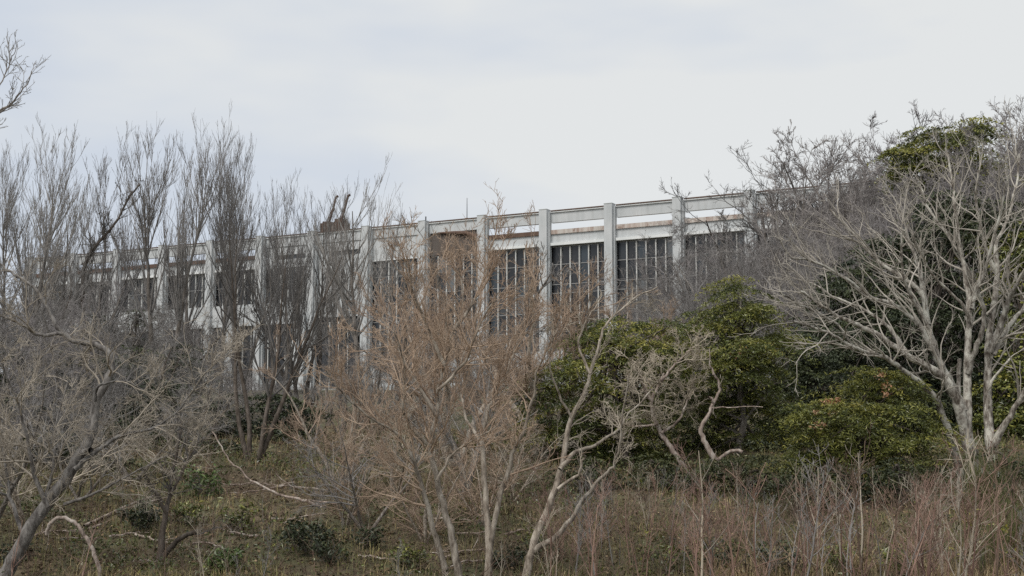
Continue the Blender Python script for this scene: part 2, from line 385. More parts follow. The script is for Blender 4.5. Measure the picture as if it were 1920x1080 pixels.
# rusted machinery, rod and boards on the roof edge
rz = -(math.pi / 2 - TH)
mc = empty('roof_machinery', hallpt(-hall_s(606), 1.3, 22.25), rz)
tag(mc, 'rusty brown machine box with two leaning masts on the roof edge', 'machinery')
boxes('body', [(-1.25, 1.2, -.7, .7, .2, 1.15), (-1.1, -.4, -.5, .5, 1.153, 1.32), (.2, 1.0, -.4, .4, 1.153, 1.5)], M['rust'], mc)
boxes('skid', [(-1.35, 1.35, -.75, -.6, 0, .197), (-1.35, 1.35, .6, .75, 0, .197)], M['rust'], mc)
for i in range(6): boxes('rib', [(-1.15 + i * .44, -1.07 + i * .44, -.76, -.703, .22, 1.12)], M['sheet'], mc)
for x in (-.8, .55):
    P, R = smooth_path([(x, 0, 1.1), (x + .42, .05, 2.3), (x + .75, .1, 3.55), (x + .98, .12, 3.72)], [.13, .11, .10, .13])
    V, Q = tubes([(P[None], R[None], 8)]); ms = obj('mast', mesh_np('mast', V, Q, mat=M['rust']), mc)
    P, R = smooth_path([(x - .3, 0, 1.1), (x + .1, .03, 2.0), (x + .4, .06, 2.6)], [.045, .04, .035])
    V, Q = tubes([(P[None], R[None], 6)]); obj('stay', mesh_np('stay', V, Q, mat=M['rust']), ms)
rod = empty('lightning_rod', hallpt(-hall_s(872.5), .12, Z_T + .035), rz); tag(rod, 'thin upright metal rod on the roof parapet against the sky', 'rod')
P, R = smooth_path([(0, 0, 0), (0, 0, .9), (0, 0, 1.85)], [.035, .03, .02]); V, Q = tubes([(P[None], R[None], 6)]); obj('shaft', mesh_np('shaft', V, Q, mat=M['dark']), rod)
boxes('foot', [(-.12, .12, -.12, .12, 0, .06)], M['rust'], rod)
bd = empty('board_pile', hallpt(-hall_s(768), 1.2, 22.25), rz); tag(bd, 'low pile of brown boards with a small post on the roof edge', 'boards')
for i in range(3): boxes('board', [(-.75 + .1 * i, .7 - .12 * i, -.3, .3, .15 * i + .002, .15 * i + .14)], M['rust_mix'], bd)
boxes('post', [(.45, .53, .35, .43, 0, 1.05)], M['dark'], bd)

# ------------------------------------------------------------------ bare trees
def build_parts(root, parts):
    for nm, sets, m in parts:
        V, Q = tubes(sets); obj(nm, mesh_np(nm, V, Q, mat=m), root)
def poplar(seed, H=10., r=.16, stems=1, spread=.25, n1=20, dens=1.0, mats=('bark_mid', 'twig_grey'), ang=30, t0=.38):
    dens = dens * .84
    rng = np.random.default_rng(seed); S = 12
    P = np.zeros((stems, S + 1, 3)); R = np.zeros((stems, S + 1))
    for i in range(stems):
        a = rng.uniform(0, 6.28); ln = rng.uniform(.05, spread) if stems > 1 else .04
        d = norm(np.array([math.cos(a) * ln, math.sin(a) * ln, 1.])); p = np.array([math.cos(a), math.sin(a), 0]) * (.18 if stems > 1 else 0); p[2] = -.15
        h = H * (rng.uniform(.8, 1) if i else 1); P[i, 0] = p
        for s in range(S):
            d = norm(d + rng.normal(size=3) * .07 + np.array([0, 0, .1])); P[i, s + 1] = P[i, s] + d * h / S
        R[i] = r / math.sqrt(stems) ** .7 * np.linspace(1, .12, S + 1)
    b1 = spawn(P, R, rng, n1, t0, .97, ang, 6, .5, 8, .055, .8, .62, .55, .013)
    b2 = spawn(*b1, rng, 7.0 * dens, .15, .95, 20, 7, .52, 6, .06, .85, .6, .45, .0085)
    b3 = spawn(*b2, rng, 4.5 * dens, .15, 1., 21, 8, .58, 4, .07, .7, .7, .35, .0065)
    b4 = spawn(*b3, rng, 2.0 * dens, .2, 1., 22, 8, .65, 1, .1, .5, .8, .3, .0058)
    return [('trunk', [(P, R, 8)], M[mats[0]]), ('crown', [(*b1, 5), (*b2, 3), (*b3, 3), (*b4, 3)], M[mats[1]])]
def spreading(seed, H=10., r=.2, stems=3, lean=.35, a1=42, dens=1.0, mats=('bark_mid', 'twig_mauve'), up=.25, wig=.12, n1=9, t0=.3, rm=1.0):
    rng = np.random.default_rng(seed); S = 12
    P = np.zeros((stems, S + 1, 3)); R = np.zeros((stems, S + 1)); a0 = rng.uniform(0, 6.28)
    for i in range(stems):
        a = a0 + i * 6.28 / stems + rng.normal(0, .3); ln = rng.uniform(.4, 1.) * lean if stems > 1 else .05
        d = norm(np.array([math.cos(a) * ln, math.sin(a) * ln, 1.])); P[i, 0] = np.array([math.cos(a) * .12, math.sin(a) * .12, -.15]) if stems > 1 else (0, 0, -.15)
        h = H * rng.uniform(.72, 1)
        for s in range(S):
            d = norm(d + rng.normal(size=3) * .11 + np.array([0, 0, .05])); P[i, s + 1] = P[i, s] + d * h / S
        R[i] = r / math.sqrt(stems) ** .7 * np.linspace(1, .12, S + 1)
    b1 = spawn(P, R, rng, n1, t0, .97, a1, 12, .5, 8, wig, up, .65, .5, .014 * rm)
    b2 = spawn(*b1, rng, 8.0 * dens, .12, .97, 40, 12, .48, 6, wig, up * .8, .62, .4, .0105 * rm)
    b3 = spawn(*b2, rng, 7.0 * dens, .1, 1., 40, 13, .5, 3, wig, up * .6, .65, .4, .0085 * rm)
    b4 = spawn(*b3, rng, 3.4 * dens, .15, 1., 38, 13, .58, 1, .14, .2, .75, .3, .007 * rm)
    return [('trunk', [(P, R, 8)], M[mats[0]]), ('crown', [(*b1, 5), (*b2, 4), (*b3, 3), (*b4, 3)], M[mats[1]])]
PROTO = {}
def plant(name, proto, xp, D, top, rz, label, group, cat='tree', Hn=10., sx=1.0):
    """stand a copy of a prototype under pixel column xp, D metres ahead, its top at pixel row `top`"""
    f = foot(xp, D); h = at(xp, top, D)[2] - f[2]; s = h / Hn
    src = PROTO[proto]
    e = empty(name, f, rz); e.scale = (s * sx, s * sx, s)
    for nm, me in src: obj(nm, me, e)
    tag(e, label, cat, group); return e
def proto(key, parts):
    out = []; top = 0
    for nm, sets, m in parts:
        V, Q = tubes(sets); out.append([nm, V, Q, m]); top = max(top, np.percentile(V[:, 2], 99.97))
    PROTO[key] = [(nm, mesh_np(nm, V * (10. / top), Q, mat=m)) for nm, V, Q, m in out]
proto('pop_a', poplar(21, 10, .19, 3, .2, 15, ang=27))
proto('pop_b', poplar(22, 10, .15, 2, .12, 16, ang=23))
proto('pop_c', poplar(23, 10, .18, 2, .08, 24, ang=24))
proto('pop_d', poplar(24, 10, .2, 4, .5, 11, ang=33, dens=.85, t0=.3, mats=('bark_dark', 'twig_dark')))
proto('pop_e', poplar(25, 10, .16, 1, .2, 26, dens=.8, mats=('bark_mid', 'twig_grey'), ang=38))
proto('spr_a', spreading(31, 10, .26, 3, .35, rm=1.35, n1=11))
proto('spr_b', spreading(32, 10, .28, 3, .4, wig=.15, rm=1.35, n1=11))
proto('spr_c', spreading(33, 10, .3, 4, .5, n1=9, rm=1.35))
proto('spr_n', spreading(34, 10, .26, 2, .3, rm=1.15, n1=9, dens=.8, mats=('bark_dark', 'twig_dark')))
proto('tan_a', spreading(55, 10, .2, 4, .9, a1=48, n1=8, t0=.1, dens=.75, up=.12, wig=.13, rm=1.25, mats=('bark_tan', 'twig_straw')))
proto('tan_b', spreading(56, 10, .2, 3, 1.0, a1=50, n1=9, t0=.1, dens=.75, up=.08, wig=.15, rm=1.25, mats=('bark_mid', 'twig_grey')))
proto('red_b', spreading(57, 10, .2, 5, .8, a1=45, n1=7, t0=.08, dens=.75, up=.2, wig=.13, rm=1.3, mats=('bark_tan', 'twig_red')))
proto('bus_a', spreading(41, 10, .24, 5, .7, a1=48, n1=7, t0=.15, up=.1, mats=('bark_mid', 'twig_grey')))
proto('bus_b', spreading(42, 10, .24, 4, .8, a1=52, n1=8, t0=.15, up=.05, wig=.2, mats=('bark_dark', 'twig_grey')))
proto('bus_c', spreading(43, 10, .2, 6, .6, a1=45, n1=6, t0=.12, up=.15, mats=('bark_mid', 'twig_mauve')))
proto('wee_a', spreading(51, 10, .24, 4, .6, a1=42, n1=8, t0=.2, dens=.85, up=.4, rm=1.1, mats=('bark_tan', 'twig_red')))
proto('wee_b', spreading(52, 10, .3, 2, .4, a1=42, n1=9, t0=.25, dens=.8, up=.3, rm=1.1, mats=('bark_mid', 'twig_grey')))

G1 = 'upright bare trees along the front of the hall'
plant('upright_tree', 'pop_a', 70, 52, 222, .4, 'broad upright bare tree with many stems beside the leaning trunk\'s crown', G1)
plant('upright_tree', 'pop_b', 205, 56, 267, 1.4, 'short upright bare tree between two taller ones left of the hall', G1)
plant('upright_tree', 'pop_c', 296, 54, 200, 2.0, 'tallest narrow upright bare tree rising high over the hall roofline', G1)
plant('upright_tree', 'pop_c', 416, 55, 224, 4.1, 'slim upright bare tree with a pale twin trunk before the hall', G1, sx=.8)
plant('upright_tree', 'pop_d', 472, 36.5, 312, .6, 'dark vase shaped bare tree with a thick trunk before the slot windows', G1, sx=.95)
plant('upright_tree', 'pop_d', 570, 58, 332, 3.6, 'low vase shaped bare tree behind the rusty roof machine\'s masts', G1)
plant('upright_tree', 'pop_e', 678, 50, 288, 2.2, 'single stemmed pointed bare tree before the white tower wall', G1)
plant('upright_tree', 'pop_b', 610, 52, 402, 5.2, 'thin upright bare tree close in front of the white tower wall', G1)
plant('upright_tree', 'pop_b', 155, 64, 330, 2.4, 'thin low upright bare tree before the far left beams of the hall', G1, sx=.7)
plant('upright_tree', 'pop_e', 345, 60, 360, .4, 'single stemmed low bare tree between the tallest and the slim upright trees', G1, sx=.9)
plant('upright_tree', 'pop_b', 545, 62, 372, 4.7, 'thin low upright bare tree beside the slot windowed wall', G1, sx=.8)
plant('upright_tree', 'pop_b', 640, 60, 395, 1.9, 'thin upright bare tree before the white tower wall below the masts', G1, sx=.7)
plant('upright_tree', 'pop_c', 18, 58, 244, 3.0, 'upright bare tree behind the broad many stemmed one', G1, sx=.9)
plant('upright_tree', 'pop_b', 452, 60, 300, .3, 'fine upright bare tree between the slim one and the vase shaped one', G1, sx=.8)
plant('upright_tree', 'pop_a', 525, 56, 312, 3.3, 'bushy upright bare tree behind the dark vase shaped one', G1, sx=.8)
plant('upright_tree', 'pop_e', 748, 55, 367, .9, 'small upright bare tree whose tips just clear the roof parapet', G1)
G2 = 'bare scrub trees massed below the hall'
for i, (x, D, t, p, r) in enumerate([(-60, 46, 430, 'bus_a', 0), (30, 50, 470, 'bus_b', 1), (120, 44, 520, 'bus_c', 2), (190, 52, 520, 'bus_a', 3), (260, 47, 570, 'bus_b', 4), (330, 56, 555, 'bus_c', 5), (390, 48, 620, 'bus_a', 6),
        (170, 40, 640, 'bus_a', .7), (-20, 35, 600, 'bus_c', 4.4), (380, 42, 660, 'bus_b', 3.1), (545, 50, 720, 'bus_c', .2), (640, 45, 660, 'bus_a', 1.1), (720, 50, 560, 'bus_b', 2.6), (-110, 60, 440, 'bus_a', 5), (20, 66, 510, 'bus_c', 3.3), (110, 70, 490, 'bus_b', 2.9), (230, 64, 508, 'bus_a', 1.5),
        (-40, 58, 470, 'bus_b', 1.9), (70, 60, 480, 'bus_a', 4.2), (150, 58, 515, 'bus_c', .3), (300, 62, 518, 'bus_b', 5.7), (360, 66, 540, 'bus_a', .9), (420, 60, 640, 'bus_c', 2.4), (500, 56, 680, 'bus_b', 3.8), (585, 60, 690, 'bus_a', 4.9),
        (690, 58, 610, 'bus_c', 1.3), (740, 60, 600, 'bus_a', 2.1), (810, 56, 600, 'bus_b', .6), (880, 60, 590, 'bus_c', 3.5), (950, 58, 600, 'bus_a', 5.1), (1020, 62, 610, 'bus_b', 4.3), (1090, 64, 610, 'bus_c', 1.0), (1160, 62, 590, 'bus_a', .4),
        (700, 44, 680, 'bus_b', 1.2), (790, 46, 660, 'bus_a', 2.2), (930, 45, 670, 'bus_c', 3.2), (1010, 47, 680, 'bus_a', 4.2), (460, 46, 680, 'bus_c', 5.2), (100, 36, 690, 'bus_a', 3.0), (330, 37, 720, 'bus_a', 2.0), (530, 44, 690, 'bus_b', 1.4)]):
    wh = 'behind the leaning trunk' if x < 330 else ('below the white tower wall' if x < 700 else 'behind the red twigged tree')
    plant('scrub_tree', p, x, D, t, r, 'grey bare twiggy scrub tree %s, %s' % (wh, 'low on the slope' if D < 43 else ('half way up to the hall' if D < 55 else 'close under the hall')), G2)
G3 = 'bare trees crowding the right end of the hall'
lab3 = 'mauve grey bare tree crowding the right end of the hall'
for i, (x, D, t, p, r) in enumerate([(1300, 76, 430, 'bus_a', 3.7), (1350, 78, 405, 'bus_b', .4), (1410, 78, 395, 'bus_c', 1.6), (1325, 72, 415, 'bus_c', 0), (1400, 76, 470, 'bus_b', 1), (1460, 70, 430, 'bus_a', 2), (1350, 60, 520, 'bus_b', 3), (1440, 62, 490, 'bus_c', 4), (1550, 68, 410, 'bus_b', 5), (1262, 66, 510, 'bus_a', 2.5), (1600, 66, 420, 'bus_a', 1.7), (1240, 58, 560, 'bus_c', .8), (1385, 68, 430, 'bus_a', 5.3), (1510, 62, 470, 'bus_c', 2.7), (1570, 60, 470, 'bus_b', .2), (1640, 62, 400, 'bus_c', 4.8), (1680, 68, 380, 'bus_a', .7), (1600, 72, 370, 'bus_c', 2.0), (1740, 64, 400, 'bus_b', 3.2), (1840, 64, 340, 'bus_c', 5.5)]):
    plant('bare_tree', p, x, D, t, r, lab3, G3)
G4 = 'bare trees along the hilltop skyline'
for i, (x, D, t, p, r) in enumerate([(1390, 88, 278, 'spr_n', 0), (1495, 90, 240, 'spr_n', 1.9), (1590, 92, 258, 'spr_c', 2), (1650, 90, 250, 'spr_b', 3), (1760, 95, 195, 'spr_a', 4.4), (1840, 92, 195, 'spr_c', 5), (1905, 84, 180, 'spr_b', 1.3), (1960, 84, 170, 'spr_a', 2.2), (1560, 80, 340, 'spr_c', .5), (1690, 78, 330, 'spr_a', 2.9), (1880, 72, 250, 'spr_c', 4), (2010, 70, 260, 'spr_b', .1), (1555, 88, 262, 'spr_a', 5.9), (1620, 86, 250, 'spr_b', 1.9), (1700, 90, 228, 'spr_c', .9), (1800, 88, 205, 'spr_b', 2.5), (1870, 76, 215, 'spr_a', 3.7), (1660, 74, 300, 'spr_b', 4.6), (1740, 70, 330, 'spr_a', 5.5), (1600, 76, 320, 'spr_a', .2), (1930, 70, 240, 'spr_a', 1.0)]):
    plant('skyline_tree', p, x, D, t, r, 'spreading bare tree on the skyline %s' % ('over the far end of the hall' if x < 1640 else 'around the olive evergreen on the hilltop'), G4)
for x, y, t, p, r, lb in [(55, 985, 690, 'tan_a', .2, 'straw coloured tangled bush under the leaning trunk\'s upper bend'), (250, 905, 690, 'tan_b', 1.5, 'grey tangled bush right behind the leaning trunk'), (330, 900, 720, 'tan_a', 2.8, 'straw coloured tangled bush above the fallen poles'), (150, 940, 740, 'tan_b', 4.0, 'low grey tangled bush in the crook of the leaning trunk'), (-20, 1010, 640, 'tan_b', 3.1, 'tall grey tangled bush at the foot of the leaning trunk'), (650, 985, 780, 'red_b', .9, 'low red brown tangled bush beyond the dead branch\'s foot'), (800, 1020, 800, 'red_b', 2.9, 'low red brown tangled bush at the stems of the red twigged tree'), (905, 985, 770, 'red_b', 4.9, 'red brown tangled bush between the red twigged and forked trees'), (960, 940, 760, 'tan_a', 3.9, 'straw coloured tangled bush before the leftmost evergreen'), (690, 1000, 760, 'tan_b', 1.9, 'grey tangled bush beside the red twigged tree'), (740, 930, 700, 'tan_a', 4.4, 'straw coloured tangled bush behind the red twigged tree')]:
    plant('tangled_bush', p, x, hit(x, y), t, r, lb, 'tangled bushes on the slope', 'bush')
plant('young_tree', 'wee_b', 872, 33, 640, .5, 'thick grey trunked bare tree behind the red twigged tree', None)
plant('young_tree', 'wee_a', 640, 33, 610, 1.5, 'small red twigged bare tree on the slope above the dead branch', None)
plant('young_tree', 'wee_a', 1010, 38, 415, 2.9, 'red twigged bare tree rising before the rust sheeted bays', None)
plant('young_tree', 'wee_a', 850, 36, 440, 5.2, 'tall red twigged bare tree standing right behind the multi-stemmed one', None)
plant('young_tree', 'wee_b', 912, 47, 408, 3.3, 'slender grey bare tree before the column beside the sheeted bay', None)
plant('young_tree', 'wee_a', 1205, 52, 520, 2.4, 'low red twigged bare tree peeping over the leftmost evergreen', None)
plant('young_tree', 'wee_b', 780, 40, 500, 4.0, 'grey bare tree half hidden behind the red twigged crown', None)

# traced trees: limbs follow the photograph at the tree's own distance
def limb(pts, D, r0, r1, dd=0.0, per=4, rng=RNG, wob=.012, bow=0.0):
    n = len(pts); k = np.linspace(0, 1, n)
    P = [at(x, y, D + dd * kk ** 1.3 + bow * math.sin(math.pi * kk)) for (x, y), kk in zip(pts, k)]
    R = [(r1 + (r0 - r1) * (1 - kk) ** 1.45) * D / FH for kk in k]
    return smooth_path(P, R, per, wob, rng)
def traced(name, D, limbs, label, cat, twig, mats, base=None, group=None, seed=1, sides=9):
    """limbs: (points, r0 px, r1 px, depth drift m, twig factor); the first is the trunk"""
    rng = np.random.default_rng(seed); D = D or hit(*limbs[0][0][0])
    b = foot(limbs[0][0][0][0], D)
    root = empty(name, b); tag(root, label, cat, group); off = np.array(b)
    allP = []; 
    for i, (pts, r0, r1, dd, tf) in enumerate(limbs):
        P, R = limb(pts, D, r0, r1, dd, rng=rng)
        if i == 0 or (abs(pts[0][1] - limbs[0][0][0][1]) < 25):
            g = float(ground(P[0, 0], P[0, 1]))
            if P[0, 2] > g: P = np.vstack([[P[0, 0], P[0, 1], g - .15], P]); R = np.concatenate([[R[0] * 1.15], R])
        V, Q = tubes([((P - off)[None], R[None], sides)])
        obj('trunk' if i == 0 else 'limb', mesh_np('limb', V, Q, mat=M[mats[0]]), root)
        if tf > 0: allP.append((P - off, R, tf))
    if not allP: return root
    S = 24; Ps, Rs, tfs = [], [], []
    for P, R, tf in allP:
        a, c = resample(P, R, S); Ps.append(a); Rs.append(c); tfs.append(tf)
    Ps, Rs, tfs = np.array(Ps), np.array(Rs), np.array(tfs)
    ln = np.linalg.norm(np.diff(Ps, axis=1), axis=-1).sum(1)
    tw = twig; cnt = np.maximum(1, (ln * tw['n1'] * tfs)).round()
    rm = tw.get('rm', 1.0) * D / 25.0
    b1 = spawn(Ps, Rs, rng, cnt, tw.get('t0', .3), 1.0, tw['a1'], 12, tw['l1'], 9, tw['wig'], tw['up'], .62, .35, .0075 * rm, absl=1.0)
    b2 = spawn(*b1, rng, tw['n2'], .15, 1., tw['a2'], 12, .5, 6, tw['wig'], tw['up'] * .8, .65, .35, .0055 * rm)
    b3 = spawn(*b2, rng, tw['n3'], .15, 1., tw['a2'], 13, .5, 3, tw['wig'], tw['up'] * .6, .7, .3, .0044 * rm)
    b4 = spawn(*b3, rng, tw['n4'], .15, 1., tw['a2'], 13, .6, 1, .12, .2, .8, .3, .0038 * rm)
    V, Q = tubes([(*b1, 5), (*b2, 4), (*b3, 3), (*b4, 3)]); obj('twigs', mesh_np('twigs', V, Q, mat=M[mats[1]]), root)
    return root

traced('big_grey_tree', None, [
    ([(1832, 895), (1820, 850), (1806, 795), (1792, 745), (1772, 712), (1745, 690), (1700, 665), (1640, 625), (1600, 605), (1565, 590), (1530, 565), (1500, 545)], 14, 2, -1.6, 1),
    ([(1800, 890), (1786, 830), (1768, 780), (1755, 748), (1720, 715), (1680, 685), (1655, 668), (1630, 662), (1600, 650), (1560, 628), (1520, 612), (1488, 603)], 8.1, 2.0, -2.6, 1),
    ([(1806, 795), (1790, 735), (1768, 690), (1745, 650), (1730, 620), (1707, 593), (1670, 570), (1627, 553), (1587, 523), (1533, 493), (1483, 483)], 8.1, 2.0, -.6, 1),
    ([(1808, 770), (1780, 715), (1757, 670), (1740, 610), (1728, 550), (1687, 517), (1647, 490), (1620, 457), (1587, 423), (1557, 393)], 9.0, 2.0, .8, 1),
    ([(1757, 670), (1738, 612), (1720, 577), (1703, 543), (1693, 520), (1690, 480), (1692, 430)], 5.4, 1.8, -1.2, 1),
    ([(1740, 610), (1733, 560), (1723, 500), (1707, 460), (1693, 410), (1673, 365)], 6.3, 1.8, 1.8, 1),
    ([(1700, 665), (1680, 630), (1650, 600), (1610, 575), (1560, 555), (1520, 530)], 4.5, 1.8, 1.0, 1),
    ([(1600, 650), (1570, 610), (1530, 585), (1490, 565), (1460, 545)], 3.1, 1.6, -1.0, 1),
    ([(1826, 890), (1816, 830), (1814, 749), (1814, 686), (1817, 623), (1817, 560), (1810, 520), (1800, 460), (1790, 393), (1787, 343), (1773, 277)], 10.8, 2.0, .4, 1),
    ([(1815, 700), (1824, 668), (1842, 623), (1845, 575), (1833, 543), (1850, 500), (1863, 447), (1880, 380), (1890, 330)], 6.3, 1.9, -1.5, 1),
    ([(1817, 600), (1810, 580), (1787, 553), (1747, 513), (1727, 477), (1710, 440)], 4.0, 1.7, -1.3, 1),
    ([(1822, 580), (1827, 540), (1797, 473), (1767, 427), (1740, 387), (1725, 345)], 4.5, 1.7, 1.2, 1),
    ([(1862, 890), (1857, 821), (1851, 749), (1854, 654), (1864, 560), (1870, 510), (1867, 460), (1885, 420), (1905, 350), (1912, 290)], 10.8, 2.0, 1.2, 1),
    ([(1855, 660), (1877, 607), (1892, 560), (1905, 535), (1930, 495), (1965, 430)], 8, 2, -1.2, 1),
    ([(1862, 665), (1890, 613), (1920, 579), (1970, 530), (2010, 470)], 6, 2, 1.0, 1),
    ([(1862, 835), (1886, 793), (1920, 736), (1960, 660), (1990, 590)], 8, 2, -1.8, 1),
    ([(1868, 510), (1850, 470), (1838, 420), (1830, 370), (1835, 320)], 4.5, 1.7, -.8, 1),
    ([(1798, 740), (1798, 705), (1798, 672)], 4.5, 4, .1, 0),
    ([(1852, 730), (1870, 700), (1897, 670)], 3.1, 2.0, -.4, 0.2),
], 'big pale grey multi-trunked bare tree fanning out beside the evergreens', 'tree',
    dict(n1=2.7, a1=34, l1=1.9, wig=.13, up=.35, n2=3.4, a2=38, n3=2.1, n4=.7, rm=.95), ('bark_grey', 'twig_pale'), seed=3)

traced('red_twigged_tree', None, [
    ([(863, 1095), (851, 1027), (834, 958), (818, 893), (806, 836), (818, 779), (822, 730), (834, 685), (850, 620), (868, 560), (860, 500)], 8, 1.5, .5, 1),
    ([(838, 1095), (822, 1027), (802, 950), (782, 885), (773, 860), (745, 815), (700, 787), (650, 745), (612, 700)], 6.5, 1.4, -1.0, .8),
    ([(914, 1095), (916, 1007), (908, 900), (904, 835), (912, 775), (932, 738), (953, 689), (965, 656), (985, 610), (1000, 540)], 7, 1.4, 1.0, .9),
    ([(916, 1090), (926, 985), (953, 884), (961, 852), (985, 795), (1002, 742), (1006, 701), (1022, 664), (1045, 610)], 6, 1.4, -.6, .7),
    ([(834, 685), (800, 610), (775, 545), (765, 480)], 4, 1.2, -.8, 1.3),
    ([(818, 779), (775, 705), (740, 645), (715, 590)], 4, 1.2, .9, 1.2),
    ([(806, 836), (770, 800), (755, 760), (760, 690), (740, 620)], 4, 1.2, -1.2, 1.0),
    ([(850, 620), (890, 560), (915, 500), (925, 450)], 3.5, 1.1, .6, 1.3),
    ([(822, 730), (870, 680), (900, 610), (930, 560)], 3.5, 1.1, -.9, 1.3),
    ([(904, 835), (870, 770), (860, 700), (880, 640)], 3.5, 1.1, 1.2, 1.0),
    ([(820, 900), (850, 850), (880, 830), (930, 800)], 3.0, 1.1, -.5, .6),
], 'multi-stemmed tan barked bare tree with a dense red brown twig crown', 'tree',
    dict(n1=5.5, a1=38, l1=1.2, wig=.12, up=.5, n2=6.0, a2=36, n3=4.2, n4=1.5), ('bark_tan', 'twig_red'), seed=4)
traced('forked_tree', None, [
    ([(985, 1095), (997, 1031), (1022, 966), (1042, 917), (1055, 868), (1071, 783), (1091, 750), (1107, 701), (1126, 640), (1133, 610), (1155, 588), (1195, 555), (1232, 540)], 8.5, 1.3, .6, .6),
    ([(999, 1035), (1046, 1003), (1079, 962), (1107, 921), (1140, 885), (1156, 860), (1164, 803), (1172, 740), (1180, 700)], 6, 1.2, -.8, .6),
    ([(1050, 880), (1079, 848), (1116, 836), (1160, 803), (1181, 774), (1225, 730)], 5, 1.2, .9, .6),
    ([(1046, 917), (1083, 889), (1095, 860), (1093, 846)], 3.5, 1.5, -.3, .5),
    ([(1107, 701), (1085, 650), (1100, 600), (1120, 570)], 3.0, 1.0, .5, .8),
    ([(1071, 783), (1040, 720), (1030, 670), (1045, 620)], 2.5, 1.0, -.6, .8),
], 'smooth tan tree forking low into two slender stems before the evergreens', 'tree',
    dict(n1=3.0, a1=42, l1=.8, wig=.16, up=.25, n2=4.5, a2=42, n3=3.0, n4=1.0, t0=.4), ('bark_tan', 'twig_straw'), seed=5)
traced('leaning_tree', None, [
    ([(2, 1092), (18, 1062), (53, 999), (90, 942), (122, 901), (151, 850), (173, 812), (179, 758), (200, 713), (212, 685), (204, 660), (179, 646), (139, 640), (112, 618), (95, 590), (75, 555), (48, 528), (20, 510), (-15, 488)], 14.5, 2.3, .8, .35),
    ([(118, 626), (85, 628), (62, 624), (45, 610), (0, 592), (-35, 583)], 4, 2, -.6, .6),
    ([(179, 752), (180, 730), (196, 718), (225, 714), (250, 720), (275, 735)], 3.5, 1.2, -.5, 1),
    ([(140, 880), (175, 850), (216, 823), (285, 803), (338, 766), (380, 705), (425, 655)], 5, 1.2, .8, 1),
    ([(120, 946), (187, 921), (245, 889), (318, 852)], 3.5, 1.0, -.8, .8),
    ([(90, 950), (60, 880), (45, 800), (20, 720), (-10, 650)], 5, 1.4, -.9, 1),
    ([(75, 968), (100, 880), (105, 800), (130, 700)], 4, 1.2, .9, 1),
    ([(48, 1010), (20, 930), (5, 850), (-20, 780)], 4.5, 1.4, .6, 1),
    ([(155, 850), (166, 846), (172, 843)], 6, 5, -.1, 0),
], 'smooth grey leaning trunk that bends into an S above its broken stub', 'tree',
    dict(n1=4.6, a1=46, l1=1.3, wig=.14, up=.15, n2=6.5, a2=42, n3=4.5, n4=1.5, t0=.15), ('bark_lean', 'twig_straw'), seed=6)
traced('twisted_tree', None, [
    ([(1292, 893), (1278, 868), (1258, 838), (1240, 812), (1230, 790), (1222, 765), (1224, 745), (1236, 722), (1245, 700)], 6.5, 2.5, .3, 1.6),
    ([(1222, 752), (1205, 720), (1195, 690), (1185, 670)], 3, 1.2, -.8, 1.8),
    ([(1240, 715), (1260, 690), (1285, 665), (1300, 650)], 3, 1.2, .7, 1.8),
    ([(1232, 795), (1190, 800), (1150, 790)], 2.5, 1.1, -.6, 1.4),
    ([(1240, 812), (1270, 790), (1290, 750), (1296, 735)], 3, 1.2, .5, 1.4),
], 'pale pinkish leaning dead tree with a tangled rusty crown under the evergreen', 'tree',
    dict(n1=5.0, a1=60, l1=1.0, wig=.25, up=.1, n2=7.0, a2=45, n3=4.0, n4=1.0, t0=.4), ('bark_dead', 'twig_straw'), seed=7)
traced('twisted_snag', None, [
    ([(1345, 897), (1342, 868), (1330, 845), (1317, 820), (1316, 800), (1330, 772), (1338, 755), (1348, 735), (1347, 715), (1335, 695)], 7, 2, .2, .25),
    ([(1347, 862), (1362, 850), (1378, 845), (1392, 846)], 4, 3, -.3, 0.1),
    ([(1338, 755), (1334, 748), (1328, 743)], 3, 2, -.2, 0),
    ([(1338, 703), (1332, 680), (1330, 655)], 2, .8, .2, .3),
    ([(1335, 765), (1365, 764), (1430, 763)], 1.2, .7, -.3, .2),
], 'crooked pale snag with patchy peeling bark and short broken branches', 'tree',
    dict(n1=2.0, a1=60, l1=.5, wig=.25, up=.1, n2=2.0, a2=45, n3=1.0, n4=.5, t0=.4), ('bark_dead', 'twig_straw'), seed=8)
traced('bent_stem', None, [([(192, 1090), (178, 1042), (165, 1015), (152, 993), (140, 980), (118, 970), (105, 973), (93, 985), (86, 1003)], 4, 3.4, .2, 0)],
    'pale bare stem arching back down to the ground beside the leaning trunk', 'branch', dict(n1=2.0, a1=60, l1=.5, wig=.2, up=.2, n2=2., a2=45, n3=1., n4=.5), ('bark_dead', 'twig_straw'), seed=9)
traced('dark_sapling', None, [
    ([(300, 1062), (303, 1010), (312, 960), (322, 900), (330, 850), (342, 790)], 8, 2, .3, 1),
    ([(312, 960), (290, 920), (272, 890)], 4, 2.5, -.3, .5),
    ([(305, 1050), (325, 1022), (352, 1002), (378, 996)], 6, 4, -.4, 0.1),
    ([(318, 925), (345, 880), (370, 830)], 3, 1.2, .4, 1),
], 'dark forked sapling with a broken stump on the slope by the bamboo poles', 'tree',
    dict(n1=5.0, a1=45, l1=.8, wig=.2, up=.2, n2=5., a2=42, n3=3.5, n4=1., t0=.4), ('bark_dark', 'twig_dark'), seed=10)
traced('dead_branch', None, [([(604, 952), (575, 940), (540, 932), (505, 918), (470, 900), (448, 880), (430, 862), (415, 838), (398, 808)], 3.2, 1.2, .4, 0)],
    'long curved dead branch sweeping down to the slope before the dark shrubs', 'branch', dict(n1=2.0, a1=60, l1=.5, wig=.2, up=.2, n2=3., a2=45, n3=1., n4=.5), ('bark_dead', 'twig_straw'), seed=12)
